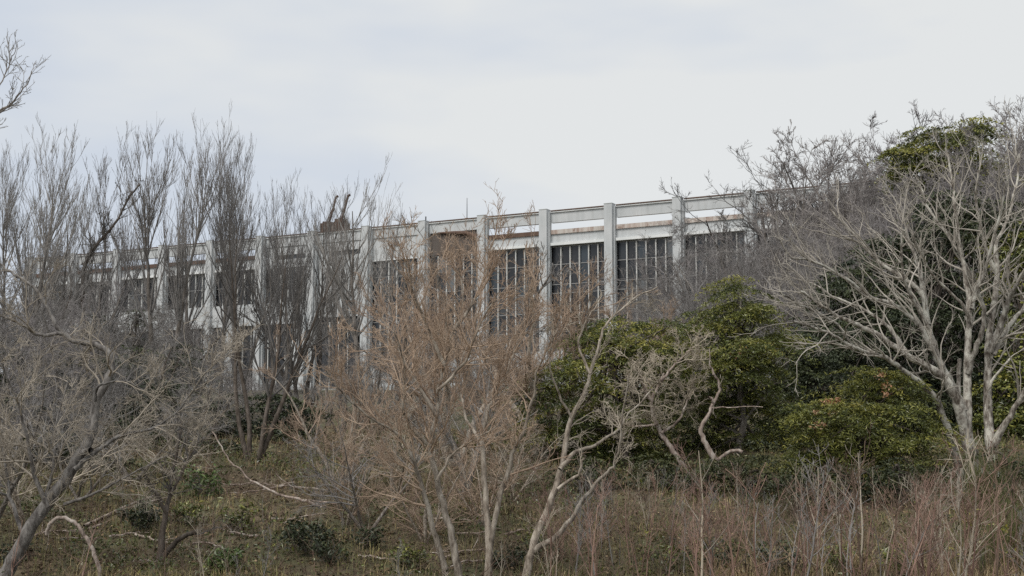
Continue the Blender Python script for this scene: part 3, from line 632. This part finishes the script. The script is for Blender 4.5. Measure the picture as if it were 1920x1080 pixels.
traced('edge_tree', 30, [
    ([(-70, 1000), (-60, 700), (-75, 400), (-40, 260), (-10, 215), (20, 195), (45, 165), (62, 135)], 7, .8, 0, .8),
    ([(-40, 260), (-15, 190), (5, 150), (20, 115), (32, 90)], 2.2, .7, .5, 1.2),
    ([(-75, 400), (-110, 250), (-120, 120)], 7, 2, .5, .4),
    ([(-20, 225), (5, 210), (25, 190)], 2, .8, -.4, .5),
], 'bare branches of a tall tree reaching in against the open sky', 'tree',
    dict(n1=3.6, a1=34, l1=.8, wig=.10, up=.35, n2=4, a2=34, n3=2., n4=.5, t0=.55), ('bark_mid', 'twig_grey'), seed=13)
# leaning dark stem on the skyline
traced('slanting_tree', 53, [([(165, 700), (155, 560), (160, 495), (185, 455), (215, 420), (240, 375), (262, 345)], 5, 1.6, .3, .8)],
    'dark slanting bare stem crossing between the upright trees', 'tree', dict(n1=3., a1=35, l1=1.2, wig=.13, up=.4, n2=5., a2=35, n3=4., n4=1.5, t0=.45), ('bark_dark', 'twig_dark'), seed=14)

# ------------------------------------------------------------------ evergreens
def leaves(C, rng, Lm, Wm, flat=.5, outward=None, along=None):
    n = len(C); L_ = Lm * rng.uniform(.6, 1.3, n)[:, None]; W_ = Wm * rng.uniform(.7, 1.3, n)[:, None]
    nrm = norm(rng.normal(size=(n, 3)) * (1 - flat) + np.array([0, 0, 1.]) * flat + (0 if outward is None else outward * .5))
    rv = rng.normal(size=(n, 3)) + (0 if along is None else along * 1.6); d = norm(rv - (rv * nrm).sum(1, keepdims=True) * nrm); s = np.cross(nrm, d)
    a = C - d * L_ / 2; b = C + s * W_ / 2 + nrm * W_ * .18; c = C + d * L_ / 2 - nrm * L_ * .1; e = C - s * W_ / 2 + nrm * W_ * .18
    V = np.stack([a, b, c, e], 1).reshape(-1, 3); k = np.arange(n)[:, None] * 4
    T = np.concatenate([k + np.array([[0, 2, 1]]), k + np.array([[0, 3, 2]])])
    return V, T
def evergreen(name, D, lobes, trunk, label, mt, seed, leaf=(.13, .055), dens=1.0, group=None, bmat='bark_dark', cat='tree', orange=()):
    """lobes: (x, y, rx, ry) pixels at the tree's distance plus a depth offset; leaf pads on boughs that leave the trunk"""
    rng = np.random.default_rng(seed); k = D / FH
    b = foot(trunk[0][0], D); root = empty(name, b); tag(root, label, cat, group)
    P, R = limb([t[:2] for t in trunk], D, 10 * 38 / D, 3 * 38 / D, rng=rng)
    g = float(ground(P[0, 0], P[0, 1])); P = np.vstack([[P[0, 0], P[0, 1], g - .15], P]); R = np.concatenate([[R[0] * 1.15], R])
    V, Q = tubes([((P - b)[None], R[None], 9)]); obj('trunk', mesh_np('trunk', V, Q, mat=M[bmat]), root)
    Cs, Ns, Ts, BP, BR = [], [], [], [], []
    for (x, y, rx, ry, dd) in lobes:
        c = at(x, y, D + dd); rr = np.array([rx * k, min(rx, 1.6 * ry) * k, ry * k])
        area = 4 * math.pi * ((rr[0] * rr[2]) ** 1.6 / 1 + 2 * (rr[0] * rr[2]) ** 1.6) ** (1 / 1.6) / 3 ** (1 / 1.6)
        pad = (.52 + .12 * rr[2]) * (leaf[0] / .12) ** .6; npad = int(max(7, area / (pad * pad) * 1.05))
        u = norm(rng.normal(size=(npad, 3)) + np.array([0, 0, .15])); pc = c + u * rr * rng.uniform(.35, 1.25, npad)[:, None]
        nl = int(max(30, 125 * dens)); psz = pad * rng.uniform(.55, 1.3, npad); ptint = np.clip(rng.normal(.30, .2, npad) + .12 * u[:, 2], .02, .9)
        for i in range(npad):
            a = rng.uniform(0, 6.283, nl); lob = 1 + .35 * np.sin(a * 3 + rng.uniform(0, 6.28)) + .2 * np.sin(a * 7 + rng.uniform(0, 6.28))
            rd = np.sqrt(rng.uniform(.02, 1, nl)) * lob; rad = np.stack([np.cos(a), np.sin(a), np.zeros(nl)], 1)
            q = rad * (rd * psz[i])[:, None]; q[:, 2] = rng.normal(0, .055, nl) * psz[i] - .16 * psz[i] * rd ** 2
            tl = u[i] * .45; q[:, 2] -= (q[:, 0] * tl[0] + q[:, 1] * tl[1])          # outward pads droop outward
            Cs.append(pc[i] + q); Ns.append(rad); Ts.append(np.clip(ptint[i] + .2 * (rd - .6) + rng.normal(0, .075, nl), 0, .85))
        # boughs
        nb = max(3, npad // 7)
        for i in rng.choice(npad, nb, replace=False):
            j = rng.integers(len(P) // 3, len(P)); s0 = P[j]; m = (s0 + pc[i]) / 2 + rng.normal(size=3) * .15
            a, r = smooth_path([s0, m, pc[i]], [R[j] * .5, .035, .01], 4); BP.append(a - b); BR.append(r)
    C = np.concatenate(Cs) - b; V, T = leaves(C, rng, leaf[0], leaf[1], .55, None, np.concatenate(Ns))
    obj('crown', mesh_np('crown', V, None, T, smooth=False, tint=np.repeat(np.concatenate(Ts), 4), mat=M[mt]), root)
    V, Q = tubes([(np.array(BP), np.array(BR), 5)]); obj('boughs', mesh_np('boughs', V, Q, mat=M[bmat]), root)
    for (x, y, r) in orange:
        n = 22; q = norm(rng.normal(size=(n, 3))) * rng.uniform(.1, 1.3, (n, 1)) * r * k * np.array([1.2, .6, .9])
        V, T = leaves(at(x, y, D - 1.1) + q - b, rng, .10, .045, .2); obj('withered_leaves', mesh_np('withered_leaves', V, None, T, smooth=False, tint=np.repeat(rng.uniform(0, 1, n), 4), mat=M['leaf_orange']), root)
    return root
evergreen('evergreen_tree', 37.5, [(1120, 650, 62, 45, 0), (1080, 705, 60, 45, -.6), (1165, 635, 60, 36, .5), (1190, 690, 80, 50, .4), (1100, 775, 75, 45, -.4), (1060, 820, 55, 35, .2), (1190, 790, 70, 40, .8), (1130, 860, 80, 35, .5), (1240, 630, 55, 32, .9), (1025, 735, 45, 40, .3), (1240, 700, 60, 45, 1.2), (1010, 790, 40, 35, .6), (1200, 860, 70, 35, 1.0), (1235, 800, 60, 45, 1.6), (1090, 840, 60, 35, .8), (1240, 880, 70, 28, 1.2)],
    [(1172, 925), (1170, 860), (1160, 780), (1150, 700), (1140, 640)], 'dark green evergreen tree behind the slender forked tree', 'leaf_green', 61, leaf=(.125, .03), dens=1.45)
evergreen('evergreen_tree', 40, [(1385, 545, 44, 24, 0), (1380, 590, 62, 32, .2), (1425, 600, 45, 30, -.3), (1330, 625, 65, 40, .4), (1410, 660, 75, 45, -.6), (1290, 660, 60, 40, .8), (1350, 705, 85, 45, -.4), (1430, 730, 60, 50, .3), (1310, 770, 65, 45, .5), (1400, 790, 70, 40, .6), (1270, 720, 50, 40, 1), (1330, 840, 70, 40, 1.5), (1455, 650, 45, 40, .4), (1290, 850, 60, 35, 2.0), (1380, 860, 70, 35, 1.0), (1300, 890, 80, 26, 1.5), (1440, 790, 60, 50, 1.2), (1250, 770, 50, 45, 1.5)],
    [(1385, 890), (1383, 840), (1395, 790), (1388, 720), (1385, 640), (1385, 560)], 'tallest green evergreen with a knobbly top in front of the hall', 'leaf_green', 62, leaf=(.125, .03), dens=1.45, bmat='bark_mid', orange=[(1387, 660, 14)])
evergreen('evergreen_tree', 44, [(1520, 700, 75, 55, 0), (1490, 760, 70, 60, -.4), (1560, 760, 70, 60, .5), (1480, 840, 70, 50, 0), (1550, 650, 60, 35, 1), (1440, 850, 60, 45, .6), (1490, 650, 50, 40, .6), (1610, 660, 60, 35, 1.2), (1420, 900, 80, 30, -.5), (1560, 880, 90, 35, 0)],
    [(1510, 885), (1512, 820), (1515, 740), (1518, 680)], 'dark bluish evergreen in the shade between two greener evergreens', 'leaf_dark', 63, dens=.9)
evergreen('evergreen_tree', 36, [(1620, 730, 85, 38, 0), (1690, 725, 55, 35, .5), (1560, 775, 75, 40, -.2), (1640, 785, 85, 45, -.6), (1700, 790, 55, 40, .2), (1720, 845, 48, 32, -.9), (1540, 835, 70, 38, .1), (1620, 850, 80, 36, .2), (1500, 790, 40, 30, .3), (1500, 875, 70, 28, .8), (1590, 885, 80, 26, .2), (1680, 880, 70, 28, .2), (1735, 800, 40, 35, .8)],
    [(1615, 905), (1612, 860), (1620, 800), (1622, 740)], 'broad olive green evergreen with clusters of withered orange leaves', 'leaf_olive', 64, leaf=(.115, .03), dens=1.45, orange=[(1650, 703, 8), (1660, 722, 8), (1661, 740, 8), (1552, 752, 9), (1528, 772, 7), (1530, 801, 9), (1545, 796, 6), (1560, 775, 6), (1570, 750, 5)])
evergreen('evergreen_tree', 47, [(1580, 560, 70, 45, .6), (1660, 520, 80, 50, 1), (1850, 420, 70, 60, 1), (1760, 410, 70, 45, 1.5), (1560, 620, 60, 40, .2), (1700, 620, 90, 70, 0), (1780, 680, 80, 80, .5), (1640, 580, 70, 50, .8), (1750, 540, 80, 60, 1), (1740, 770, 90, 60, 0), (1600, 640, 60, 40, 0), (1820, 590, 70, 70, .5), (1690, 480, 80, 45, 2), (1780, 470, 80, 60, 1), (1640, 680, 70, 50, .3), (1690, 720, 80, 60, .5), (1800, 780, 80, 70, .4), (1850, 690, 60, 80, .5)],
    [(1745, 850), (1745, 760), (1740, 640), (1740, 560)], 'dark evergreen standing behind the big grey tree\'s limbs', 'leaf_dark', 65, leaf=(.18, .07), dens=.8)
evergreen('evergreen_tree', 46, [(1895, 720, 60, 60, 0), (1930, 640, 70, 70, .5), (1890, 800, 70, 50, -.4), (1950, 760, 70, 60, 0), (1905, 560, 60, 70, 1), (1930, 850, 80, 40, 0), (1940, 470, 60, 70, 1), (1860, 780, 50, 60, .3), (1870, 480, 60, 60, 1.5), (1830, 840, 50, 40, .6)],
    [(1925, 890), (1925, 820), (1920, 700), (1925, 560)], 'dense green evergreen behind the right trunk of the big grey tree', 'leaf_green', 66, leaf=(.16, .075), dens=.7)
evergreen('evergreen_tree', 80, [(1775, 262, 70, 24, 0), (1825, 246, 45, 24, .5), (1715, 295, 60, 28, -.4), (1790, 310, 80, 40, -.6), (1740, 345, 70, 40, .4), (1830, 340, 70, 50, .3), (1690, 330, 35, 25, .2), (1800, 410, 90, 50, 0)],
    [(1790, 560), (1790, 470), (1785, 380), (1785, 300)], 'olive evergreen crown standing highest among bare hilltop trees', 'leaf_olive', 67, leaf=(.2, .09), dens=.8)
G5 = 'dark evergreen shrubs under the scrub trees'
for i, (x, y, rx, ry, D) in enumerate([(500, 795, 55, 55, 43), (420, 790, 50, 45, 44), (300, 760, 70, 60, 46), (190, 740, 60, 60, 47), (90, 760, 60, 60, 44), (10, 800, 60, 60, 42), (240, 820, 60, 45, 41), (350, 830, 50, 35, 41), (980, 800, 50, 60, 42), (120, 850, 50, 45, 38), (150, 690, 55, 45, 52), (40, 700, 60, 50, 50), (560, 800, 40, 45, 43), (240, 700, 45, 40, 50), (330, 690, 45, 40, 52), (60, 860, 50, 40, 37), (200, 880, 45, 30, 36), (420, 850, 40, 25, 39)]):
    evergreen('evergreen_shrub', D, [(x, y, rx, ry, 0), (x - rx * .6, y + ry * .5, rx * .6, ry * .5, -.3), (x + rx * .6, y + ry * .45, rx * .6, ry * .5, .2)],
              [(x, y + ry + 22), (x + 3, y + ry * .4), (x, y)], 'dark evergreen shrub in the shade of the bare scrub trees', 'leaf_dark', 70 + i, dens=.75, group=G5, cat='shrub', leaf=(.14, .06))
G6 = 'dark shrubs added to paint shade behind the thicket'  # shrubs added as a dark backdrop, filling in shade under the evergreens
for i, (x, y, rx, ry, D) in enumerate([(1095, 888, 48, 30, 34), (1230, 882, 60, 36, 34.8), (1330, 893, 46, 30, 34.4), (1420, 884, 70, 46, 34.6), (1500, 905, 40, 40, 33), (1585, 896, 60, 30, 33.6), (1690, 892, 60, 34, 33.6), (1890, 890, 50, 46, 33.6)]):
    evergreen('evergreen_shrub', D, [(x, y, rx, ry, 0), (x - rx * .6, y + ry * .4, rx * .6, ry * .7, -.3), (x + rx * .6, y + ry * .35, rx * .6, ry * .6, .2)],
              [(x, y + ry), (x + 3, y + ry * .4), (x, y)], 'dark leafy shrub added to paint the shade behind the thicket canes', 'leaf_shade', 170 + i, dens=.55, leaf=(.10, .042), group=G6, cat='shrub')
for x, top, lb in ((176, 585, 'ivy clad trunk with a green sleeve of leaves below the hall'), (256, 580, 'second ivy clad trunk nearer the white piers of the hall')):
    evergreen('ivy_trunk', 57, [(x, top + 30, 7, 26, 0), (x, top + 75, 9, 30, 0), (x + 3, top + 125, 9, 34, 0), (x, top + 175, 10, 34, 0)], [(x, 800), (x + 2, 720), (x, 640), (x, top + 10)], lb, 'leaf_dark', 90 + x, leaf=(.11, .06), dens=.35)

# small shrubs on the slope
def small_shrub(name, x, y, D, r, h, label, mt, seed, leaf=(.15, .06), n=260, group=None, stems=9):
    rng = np.random.default_rng(seed); b = foot(x, D); root = empty(name, b); tag(root, label, 'shrub', group)
    P = np.zeros((stems, 7, 3)); R = np.zeros((stems, 7))
    for i in range(stems):
        d = norm(np.array([rng.normal(0, .75), rng.normal(0, .75), 1.])); P[i, 0] = (0, 0, -.05)
        for s in range(6): d = norm(d + rng.normal(size=3) * .12); P[i, s + 1] = P[i, s] + d * h / 6 * rng.uniform(.8, 1.1)
        R[i] = np.linspace(.012, .004, 7)
    b1 = spawn(P, R, rng, 5, .3, 1, 50, 12, .4, 4, .12, .2, .7, .3, .003)
    V, Q = tubes([(P, R, 4), (*b1, 3)]); obj('stems', mesh_np('stems', V, Q, mat=M['bark_mid']), root)
    tips = np.concatenate([b1[0][:, 2:].reshape(-1, 3), P[:, 4:].reshape(-1, 3)])
    C = tips[rng.integers(0, len(tips), n)] + rng.normal(size=(n, 3)) * r * .13
    C[:, 2] = np.maximum(C[:, 2], .03)
    V, T = leaves(C, rng, leaf[0], leaf[1], .6); obj('foliage', mesh_np('foliage', V, None, T, smooth=False, tint=np.repeat(np.clip(C[:, 2] / h * .45 + rng.normal(.0, .18, n), 0, 1), 4), mat=M[mt]), root)
    return root
small_shrub('green_shrub', 380, 0, hit(380, 932), .9, .75, 'pale green leafy shrub at the top of the slope by the dead branch', 'leaf_bright', 101, (.17, .06), 260)
small_shrub('green_shrub', 437, 0, hit(437, 1072), .4, .45, 'bright yellow green leafy bush low on the grassy slope', 'leaf_bright', 102, (.13, .06), 520)
small_shrub('green_shrub', 352, 0, hit(352, 985), .6, .5, 'dull green shrub between the dark sapling and the pale shrub', 'leaf_green', 103, (.13, .05), 260)
small_shrub('green_shrub', 440, 0, hit(440, 1000), .6, .6, 'dark green upright shrub above the bright yellow green bush', 'leaf_green', 104, (.12, .045), 300)
small_shrub('green_shrub', 578, 0, hit(578, 1040), .6, .65, 'rounded dark green shrub at the foot of the dead branch', 'leaf_dark', 105, (.10, .05), 650)
small_shrub('green_shrub', 265, 0, hit(265, 995), .5, .6, 'small dark green shrub beside the fallen bamboo poles', 'leaf_dark', 106, (.13, .06), 400)
for i, (x, D) in enumerate([(700, 28), (770, 26.8), (955, 26.8), (1010, 28), (40, 27), (1240, 27), (1450, 27), (1570, 28), (1350, 27.5), (1680, 28), (620, 27)]):
    small_shrub('undergrowth_shrub', x, 0, D, .6, .42 if x < 1010 else .7, 'low dark green shrub scattered in the undergrowth', 'leaf_green' if i % 2 else 'leaf_dark', 120 + i, (.11, .045), 300, 'low shrubs in the undergrowth')
# broom-like green bush and yellow sprays by the big tree
def broom(name, x, D, h, r, label, mt, seed, n=120):
    rng = np.random.default_rng(seed); b = foot(x, D); root = empty(name, b); tag(root, label, 'shrub')
    P = np.zeros((n, 7, 3)); R = np.zeros((n, 7)); P[:, 0, :2] = rng.normal(0, r * .3, (n, 2)); P[:, 0, 2] = -.1
    d = norm(np.stack([rng.normal(0, .16, n), rng.normal(0, .16, n), np.ones(n)], 1)); hh = h * rng.uniform(.55, 1.05, n)
    for s in range(6): d = norm(d + rng.normal(size=(n, 3)) * .06); P[:, s + 1] = P[:, s] + d * hh[:, None] / 6
    R[:] = np.linspace(.006, .003, 7)
    V, Q = tubes([(P, R, 3)]); obj('stems', mesh_np('stems', V, Q, tint=np.repeat(rng.uniform(0, 1, n), 21), mat=M[mt]), root)
    b1 = spawn(P, R, rng, 10, .25, 1, 25, 8, .2, 3, .1, .2, .7, .3, .0025)
    V, Q = tubes([(*b1, 3)]); obj('sprays', mesh_np('sprays', V, Q, tint=rng.uniform(0, 1, len(V)), mat=M[mt]), root)
    return root
broom('broom_bush', 1850, 33.5, 1.4, .8, 'yellowish green wispy bush at the foot of the big grey tree', 'leaf_broom', 201, 170)
broom('broom_bush', 1908, 28, 1.9, 1.2, 'tall olive wispy bush beside the yellow leaved spray', 'leaf_broom', 202, 170)
small_shrub('yellow_spray', 1842, 0, 28, .4, 1.25, 'spray of yellow leaves in the thicket below the wispy bush', 'leaf_yellow', 203, (.1, .06), 110, None, 4)
small_shrub('yellow_spray', 1915, 0, 28, .4, 1.4, 'second spray of yellow leaves among the olive wispy stems', 'leaf_yellow', 204, (.1, .05), 90, None, 4)

# ------------------------------------------------------------------ thicket canes
def cane(seed, H=2.2, branchy=1.0):
    rng = np.random.default_rng(seed); S = 10; P = np.zeros((1, S + 1, 3)); d = norm(np.array([rng.normal(0, .12), rng.normal(0, .12), 1.])); P[0, 0, 2] = -.1
    for s in range(S): d = norm(d + rng.normal(size=3) * .05); P[0, s + 1] = P[0, s] + d * H / S
    R = np.linspace(.019, .006, S + 1)[None]
    b1 = spawn(P, R, rng, int(5 * branchy + 3), .35, .98, 36, 10, .36, 5, .10, .3, .65, .3, .0065)
    b2 = spawn(*b1, rng, 3.0 * branchy, .2, 1, 38, 12, .5, 4, .12, .25, .7, .3, .005)
    b3 = spawn(*b2, rng, 1.6 * branchy, .2, 1, 38, 12, .5, 2, .12, .2, .8, .3, .0042)
    return tubes([(P, R, 6)]), tubes([(*b1, 4), (*b2, 3), (*b3, 3)])
CN = []
for i in range(12):
    a, b = cane(300 + i, 2.2, [.4, 1.0, 1.5, .7][i % 4]); mm = M[['cane', 'brush', 'cane', 'twig_grey', 'twig_straw', 'cane'][(i // 2) % 6]]
    CN.append((mesh_np('stem', *a, mat=mm), mesh_np('branches', *b, mat=mm)))
crng = np.random.default_rng(77)
for i in range(285):
    x = crng.uniform(1010, 1960) if i < 235 else crng.uniform(-20, 1000); D = crng.uniform(22.5, 34); f = foot(x, D)
    top = crng.normal(930, 38) if x > 1010 else crng.normal(1000, 40)
    h = float(np.clip(at(x, top, D)[2] - f[2], .7, 3.0)); s = h / 2.2
    e = empty('cane', f, crng.uniform(0, 6.28)); e.scale = (s * 1.05, s * 1.05, s); st, br = CN[crng.integers(12)]
    obj('stem', st, e); obj('branches', br, e)
    wh = 'on the slope around the red twigged tree' if x < 1010 else ('beside the slender forked tree' if x < 1210 else ('below the tallest evergreen' if x < 1470 else ('below the olive evergreen' if x < 1760 else 'below the big grey tree')))
    tag(e, 'thin bare cane standing in the thicket ' + wh, 'cane', 'bare canes of the thicket')
# taller single saplings that stand out of the thicket
for j, (x, top, D, lb) in enumerate([(1608, 832, 28, 'tall straight pale sapling with a bare tip before the olive evergreen'), (1758, 868, 27.5, 'pale cut-topped sapling with one curving branch below the big grey tree'), (1502, 880, 28, 'tall thin sapling before the dark bluish evergreen'), (1645, 893, 27.5, 'short pale straight stake-like sapling beside the tall one')]):
    f = foot(x, D); h = at(x, top, D)[2] - f[2]; s = h / 2.2; e = empty('sapling', f, j * 1.7); e.scale = (s * 1.15, s * 1.15, s)
    a, b = cane(340 + j, 2.2, .5); obj('stem', mesh_np('stem', *a, mat=M['twig_straw']), e); obj('branches', mesh_np('branches', *b, mat=M['twig_straw']), e); tag(e, lb, 'sapling')
# ------------------------------------------------------------------ fallen poles and brush
def pole(xa, Da, xb, Db, r, label, mt='bark_dead', lift=.05, group=None):
    a, b = foot(xa, Da, lift), foot(xb, Db, lift); m = foot((xa * Da + xb * Db) / (Da + Db), (Da + Db) / 2, lift)
    P, R = smooth_path([a, m, b], [r, r * .9, r * .7], 6, .004); e = empty('fallen_pole', a); tag(e, label, 'pole', group)
    V, Q = tubes([((P - a)[None], R[None], 7)]); obj('shaft', mesh_np('shaft', V, Q, mat=M[mt]), e)
pole(162, hit(162, 992), 312, hit(312, 938), .035, 'long pale fallen pole lying across the slope behind the dark sapling')
pole(175, hit(175, 990), 300, hit(300, 935), .03, 'thinner pale fallen pole lying beside the long one', lift=.09)
pole(120, hit(120, 1005), 205, hit(205, 985), .03, 'short pale fallen pole near the foot of the leaning trunk')
srng = np.random.default_rng(31)
for i in range(22):
    xa, ya = srng.uniform(20, 1000), srng.uniform(900, 1060); xb, yb = xa + srng.choice([-1, 1]) * srng.uniform(50, 130), ya + srng.uniform(-22, 22)
    a, b = foot(xa, hit(xa, ya), .05), foot(xb, hit(xb, yb), .06); m = (a + b) / 2 + srng.normal(size=3) * .08; m[2] = float(ground(m[0], m[1])) + .07
    P, R = smooth_path([a, m, b], [.028, .02, .008], 6, .012, srng); e = empty('fallen_stick', a); tag(e, 'thin fallen stick lying on the littered slope', 'stick', 'fallen sticks on the slope')
    V, Q = tubes([((P - a)[None], R[None], 6)]); obj('stem', mesh_np('stem', V, Q, mat=M['bark_dead']), e)
    b1 = spawn((P - a)[None], R[None], srng, 5, .3, 1, 40, 10, .3, 4, .15, .1, .6, .2, .005); V, Q = tubes([(*b1, 4)]); obj('twigs', mesh_np('twigs', V, Q, mat=M['bark_dead']), e)
def tuft(N_, xr, yr, hr, wd, mt, name, label, cat, seed, lean=.5, keep=None, seg=1):
    rng = np.random.default_rng(seed); D = rng.uniform(yr[0], yr[1], N_); px = rng.uniform(xr[0], xr[1], N_); x = (px - CX) * D / FH
    if keep is not None: k = keep(x, D, rng); x, D = x[k], D[k]
    n = len(x); b = np.stack([x, D, ground(x, D) - .02], 1); h = rng.uniform(hr[0], hr[1], n)[:, None]
    a = rng.uniform(0, 6.28, n); ld = np.stack([np.cos(a), np.sin(a), np.zeros(n)], 1) * rng.uniform(0, lean, n)[:, None]
    sd = np.stack([-np.sin(a), np.cos(a), np.zeros(n)], 1) * wd
    m = b + (ld * .35 + np.array([0, 0, 1.])) * h * .55; t = b + (ld + np.array([0, 0, .9])) * h
    V = np.stack([b - sd, b + sd, m + sd * .8, m - sd * .8, t], 1).reshape(-1, 3); k = np.arange(n)[:, None] * 5
    tn = np.clip(rng.normal(.52, .24, n) + .18 * np.sin(x * 1.1) * np.sin(D * .9), 0, 1)
    tag(obj(name, mesh_np(name, V, k + np.array([[0, 1, 2, 3]]), k + np.array([[3, 2, 4]]), smooth=False, tint=np.repeat(tn, 5), mat=M[mt])), label, cat, kind='stuff')
def patch(sc, ph, th):
    return lambda x, D, rng: (np.sin(x * sc + ph) * np.sin(D * sc * 1.3 + ph * 2) + .5 * np.sin(x * sc * 2.7 + D * sc * 2.1) + rng.normal(0, .4, len(x))) > th
tuft(52000, (-60, 1980), (22, 46), (.12, .36), .0065, 'grass', 'slope_grass', 'short olive and straw coloured grass over the slope', 'grass', 401, .8, patch(.8, .4, -.2))
tuft(5000, (980, 1980), (23, 31), (.15, .5), .004, 'grass', 'tall_grass', 'tall dry brown grass among the thicket canes', 'grass', 402, .5)
tuft(7000, (1300, 1980), (26.5, 29), (.25, .55), .007, 'straw', 'straw_grass', 'pale straw grass plumes along the front of the thicket', 'grass', 403, .6, patch(1.4, 1.1, .1))
def litter(N_, seed):
    rng = np.random.default_rng(seed); D = rng.uniform(20, 50, N_); x = (rng.uniform(-80, 2000, N_) - CX) * D / FH
    C = np.stack([x, D, ground(x, D) + rng.uniform(.005, .06, N_)], 1); V, T = leaves(C, rng, .10, .06, .7)
    tag(obj('leaf_litter', mesh_np('leaf_litter', V, None, T, smooth=False, tint=np.repeat(rng.uniform(0, 1, N_), 4), mat=M['litter'])), 'brown fallen leaves scattered over the slope', 'leaves', kind='stuff')
litter(40000, 404)
def ivy(N_, seed):
    rng = np.random.default_rng(seed); D = rng.uniform(21, 44, N_); x = (rng.uniform(-60, 1980, N_) - CX) * D / FH
    k = patch(.55, 2.0, .35)(x, D, rng); x, D = x[k], D[k]; n = len(x)
    C = np.stack([x, D, ground(x, D) + rng.uniform(.03, .3, n)], 1); V, T = leaves(C, rng, .10, .045, .4)
    tag(obj('ground_cover', mesh_np('ground_cover', V, None, T, smooth=False, tint=np.repeat(np.clip(rng.normal(.15, .13, n), 0, .6), 4), mat=M['leaf_green'])), 'low green leafy ground cover in patches on the slope', 'ground cover', kind='stuff')
ivy(42000, 405)
def brush(N_, xr, yr, L_, seed, mt, name, label, up=.3):
    rng = np.random.default_rng(seed); D = rng.uniform(*yr, N_); x = (rng.uniform(*xr, N_) - CX) * D / FH
    P = np.zeros((N_, 5, 3)); P[:, 0] = np.stack([x, D, ground(x, D) - .02], 1); d = norm(rng.normal(size=(N_, 3)) * np.array([1, 1, .3]) + np.array([0, 0, up]))
    ln = rng.uniform(.5, 1.2, N_) * L_
    for s in range(4): d = norm(d + rng.normal(size=(N_, 3)) * .16); P[:, s + 1] = P[:, s] + d * ln[:, None] / 4
    R = np.repeat(np.linspace(.007, .003, 5)[None], N_, 0)
    b1 = spawn(P, R, rng, 3.0, .2, 1, 40, 12, .5, 3, .15, .2, .7, .3, .0028)
    V, Q = tubes([(P, R, 3), (*b1, 3)]); V[:, 2] = np.maximum(V[:, 2], ground(V[:, 0], V[:, 1]) - .03)
    tag(obj(name, mesh_np(name, V, Q, mat=M[mt])), label, 'brush', kind='stuff')
brush(1700, (-40, 1020), (24, 42), 1.0, 406, 'brush', 'slope_brush', 'tangle of thin brown stems over the slope', .5)
brush(800, (960, 1980), (23, 32.5), 1.0, 407, 'brush', 'thicket_brush', 'tangle of thin reddish stems filling the thicket', .9)
